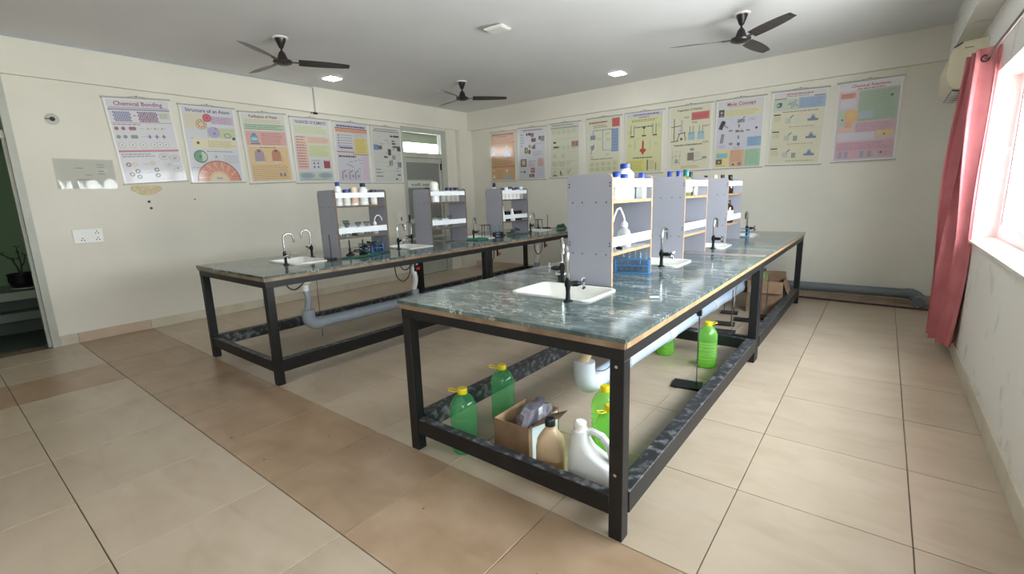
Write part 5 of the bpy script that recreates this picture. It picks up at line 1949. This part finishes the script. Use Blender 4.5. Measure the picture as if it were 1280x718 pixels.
def d_reactions(g):
    g.rect(.0, .0, 1, .09, (220, 216, 222)); g.text(.52, .04, .046, (176, 70, 90), 'Chemical Reactions', fit=.66); g.words(.3, .07, .78, .088, 1, (150, 80, 110), .7)
    g.rect(.03, .12, .28, .185, (206, 124, 104)); g.words(.05, .13, .26, .18, 2, (170, 80, 70), .4); g.rect(.34, .10, .99, .50, (160, 182, 160)); g.words(.36, .12, .97, .49, 14, (124, 150, 126), .28)
    g.rect(.04, .20, .30, .31, (206, 204, 220)); g.rect(.02, .33, .18, .54, (176, 196, 180)); g.disc(.24, .42, .13, (222, 170, 110)); g.disc(.26, .40, .08, (226, 184, 110)); g.rect(.14, .50, .26, .57, (214, 150, 120))
    g.disc(.09, .46, .018, K); g.disc(.88, .20, .026, DG); g.rect(.36, .37, .6, .46, (166, 184, 206))
    g.rect(.03, .57, .30, .62, (224, 186, 160)); g.rect(.32, .51, 1, .66, (206, 164, 184)); g.words(.34, .52, .97, .65, 6, (166, 116, 146), .3); g.rect(.68, .635, .97, .70, (226, 196, 120)); g.disc(.82, .685, .02, (110, 90, 60))
    g.rect(.03, .64, .66, .74, (212, 204, 222)); g.rect(.02, .76, .99, .98, (208, 158, 180)); g.words(.05, .77, .95, .87, 4, (166, 110, 140), .3)
    for u in (.08, .18, .45, .58):
        g.rect(u, .89, u + .06, .975, (136, 146, 180))
    g.disc(.80, .92, .025, DG); g.rect(.70, .90, .74, .97, (180, 190, 200)); g.rect(.86, .90, .9, .96, (190, 150, 160))


ZP = 2.165
P = [('poster headed Chemical Bonding with rows of purple and grey molecules, nearest the doorway', 'left', .27, (212, 212, 226), d_bonding, .07),
     ('poster headed Structure of an Atom, with a big orange half disc at its foot', 'left', .955, (208, 212, 226), d_atom, .022),
     ('peach and green poster headed Purification of Water on the left wall', 'left', 1.635, (222, 220, 214), d_water, .045),
     ('pale poster headed VALENCIES OF ELEMENTS with a pink table on the left wall', 'left', 2.30, (216, 222, 226), d_valency, .02),
     ('lilac poster with orange header band and yellow panel, fifth along the left wall', 'left', 2.965, (206, 206, 222), d_drugs, 0),
     ('grey-white poster of scattered small black pictures beside the grey door', 'left', 3.635, (206, 208, 206), d_symbols, 0),
     ('orange poster with two flasks, first from the corner on the back wall', 'back', -5.115, (212, 150, 110), d_orange, -.02),
     ('white poster of small dark photos, second from the corner on the back wall', 'back', -4.435, (208, 208, 220), d_metals, -.03),
     ('pale cream poster with faint diagrams, third from the corner on the back wall', 'back', -3.735, (214, 216, 192), d_equation, -.02),
     ('pale yellow poster with blue column and red square at its top right corner', 'back', -2.985, (220, 220, 192), d_carbon, 0),
     ('yellow poster with a red cross-shaped arrow and balance, on the back wall', 'back', -2.30, (218, 218, 164), d_electro, -.01),
     ('cream poster with red block, lab apparatus and heading on hydrochloric acid, on the back wall', 'back', -1.60, (222, 218, 190), d_prep, 0),
     ('poster headed Mole Concept with coloured boxes along its foot, on the back wall', 'back', -.94, (214, 212, 218), d_mole, -.01),
     ('cream poster with blue and green header band, second from the window', 'back', -.255, (216, 212, 184), d_types, -.03),
     ('pink and green poster headed Chemical Reactions, nearest the window on the back wall', 'back', .465, (214, 186, 200), d_reactions, 0)]
for lb, wl_, pos, base, dr, tl in P:
    poster(lb, wl_, pos, ZP, base, dr, tl)

# sign on the grey door (seen reversed, as in the photograph)
sg = thing('door_sign', 'small white sign with dark reversed lettering on the grey door', 'sign', (XL - .058, 4.39, 1.69))
MB().box(0, -.30, -.075, .004, .30, .075).build('board', M('door_sign_board', (206, 214, 206), .4), sg, smooth=0)
me = text_mesh('n.colli .oopr', .085, True)
bm = bmesh.new(); bm.from_mesh(me)
for v in bm.verts:
    v.co = Vector((.0046, v.co.x * 1.05, v.co.y - .01))
bm.to_mesh(me); bm.free()
me.materials.append(M('door_sign_ink', (50, 64, 60), .5))
so = bpy.data.objects.new('lettering', me); so['kind'] = 'stuff'; COL.objects.link(so); so.parent = sg
MB().box(.004, -.29, .060, .0045, .29, .066).box(.004, -.29, -.07, .0045, .29, -.064).build('border', M('door_sign_ink', (50, 64, 60), .5), sg, smooth=0)

# ================================================================== POTTED PLANT IN THE CORRIDOR
pp = thing('potted_plant', 'black round pot with a nearly bare twiggy plant on the corridor ledge', 'plant', (-7.50, -.835, .5005))
MB().lathe([(.085, 0), (.10, .02), (.125, .09), (.122, .15), (.13, .165), (.13, .18), (.115, .18), (.11, .16)], seg=22, caps=(True, False)).build('pot', POT, pp)
MB().lathe([(.112, .155), (.05, .165), (.01, .168)], seg=16).build('soil', SOIL, pp)
MB().lathe([(.11, -.0), (.115, .006), (.10, .008)], seg=20).build('saucer', WHITEP, pp)
tw = [[(0, 0, .16), (.0, -.02, .26), (.0, -.05, .36), (.0, -.12, .42), (0, -.22, .455), (0, -.27, .45)], [(0, .01, .16), (.01, .02, .27), (.0, .02, .36), (0, .01, .44), (0, .015, .50)], [(0, .01, .24), (.01, .05, .31), (0, .07, .40)], [(0, 0, .2), (0, -.03, .30), (0, -.04, .36)]]
for t_ in tw:
    MB().tube(t_, [.008 - .005 * k / len(t_) for k in range(len(t_))], 6).build('twig', TWIG, pp)
q = MB()
for t_ in tw:
    for k in range(2, len(t_)):
        for _ in range(4):
            c = Vector(t_[k]) + Vector([random.uniform(-.02, .02) for _ in range(3)])
            a = random.uniform(0, 6)
            d = Vector((sin(a) * .4, cos(a), random.uniform(-.4, .6))).normalized() * .026
            n = d.cross(Vector((1, .3, .2))).normalized() * .009
            q.bm.faces.new([q.bm.verts.new(c + x) for x in (d * 0, d * .5 + n, d, d * .5 - n)])
lv = q.build('leaves', LEAF, pp, smooth=0)
lv['kind'] = 'stuff'
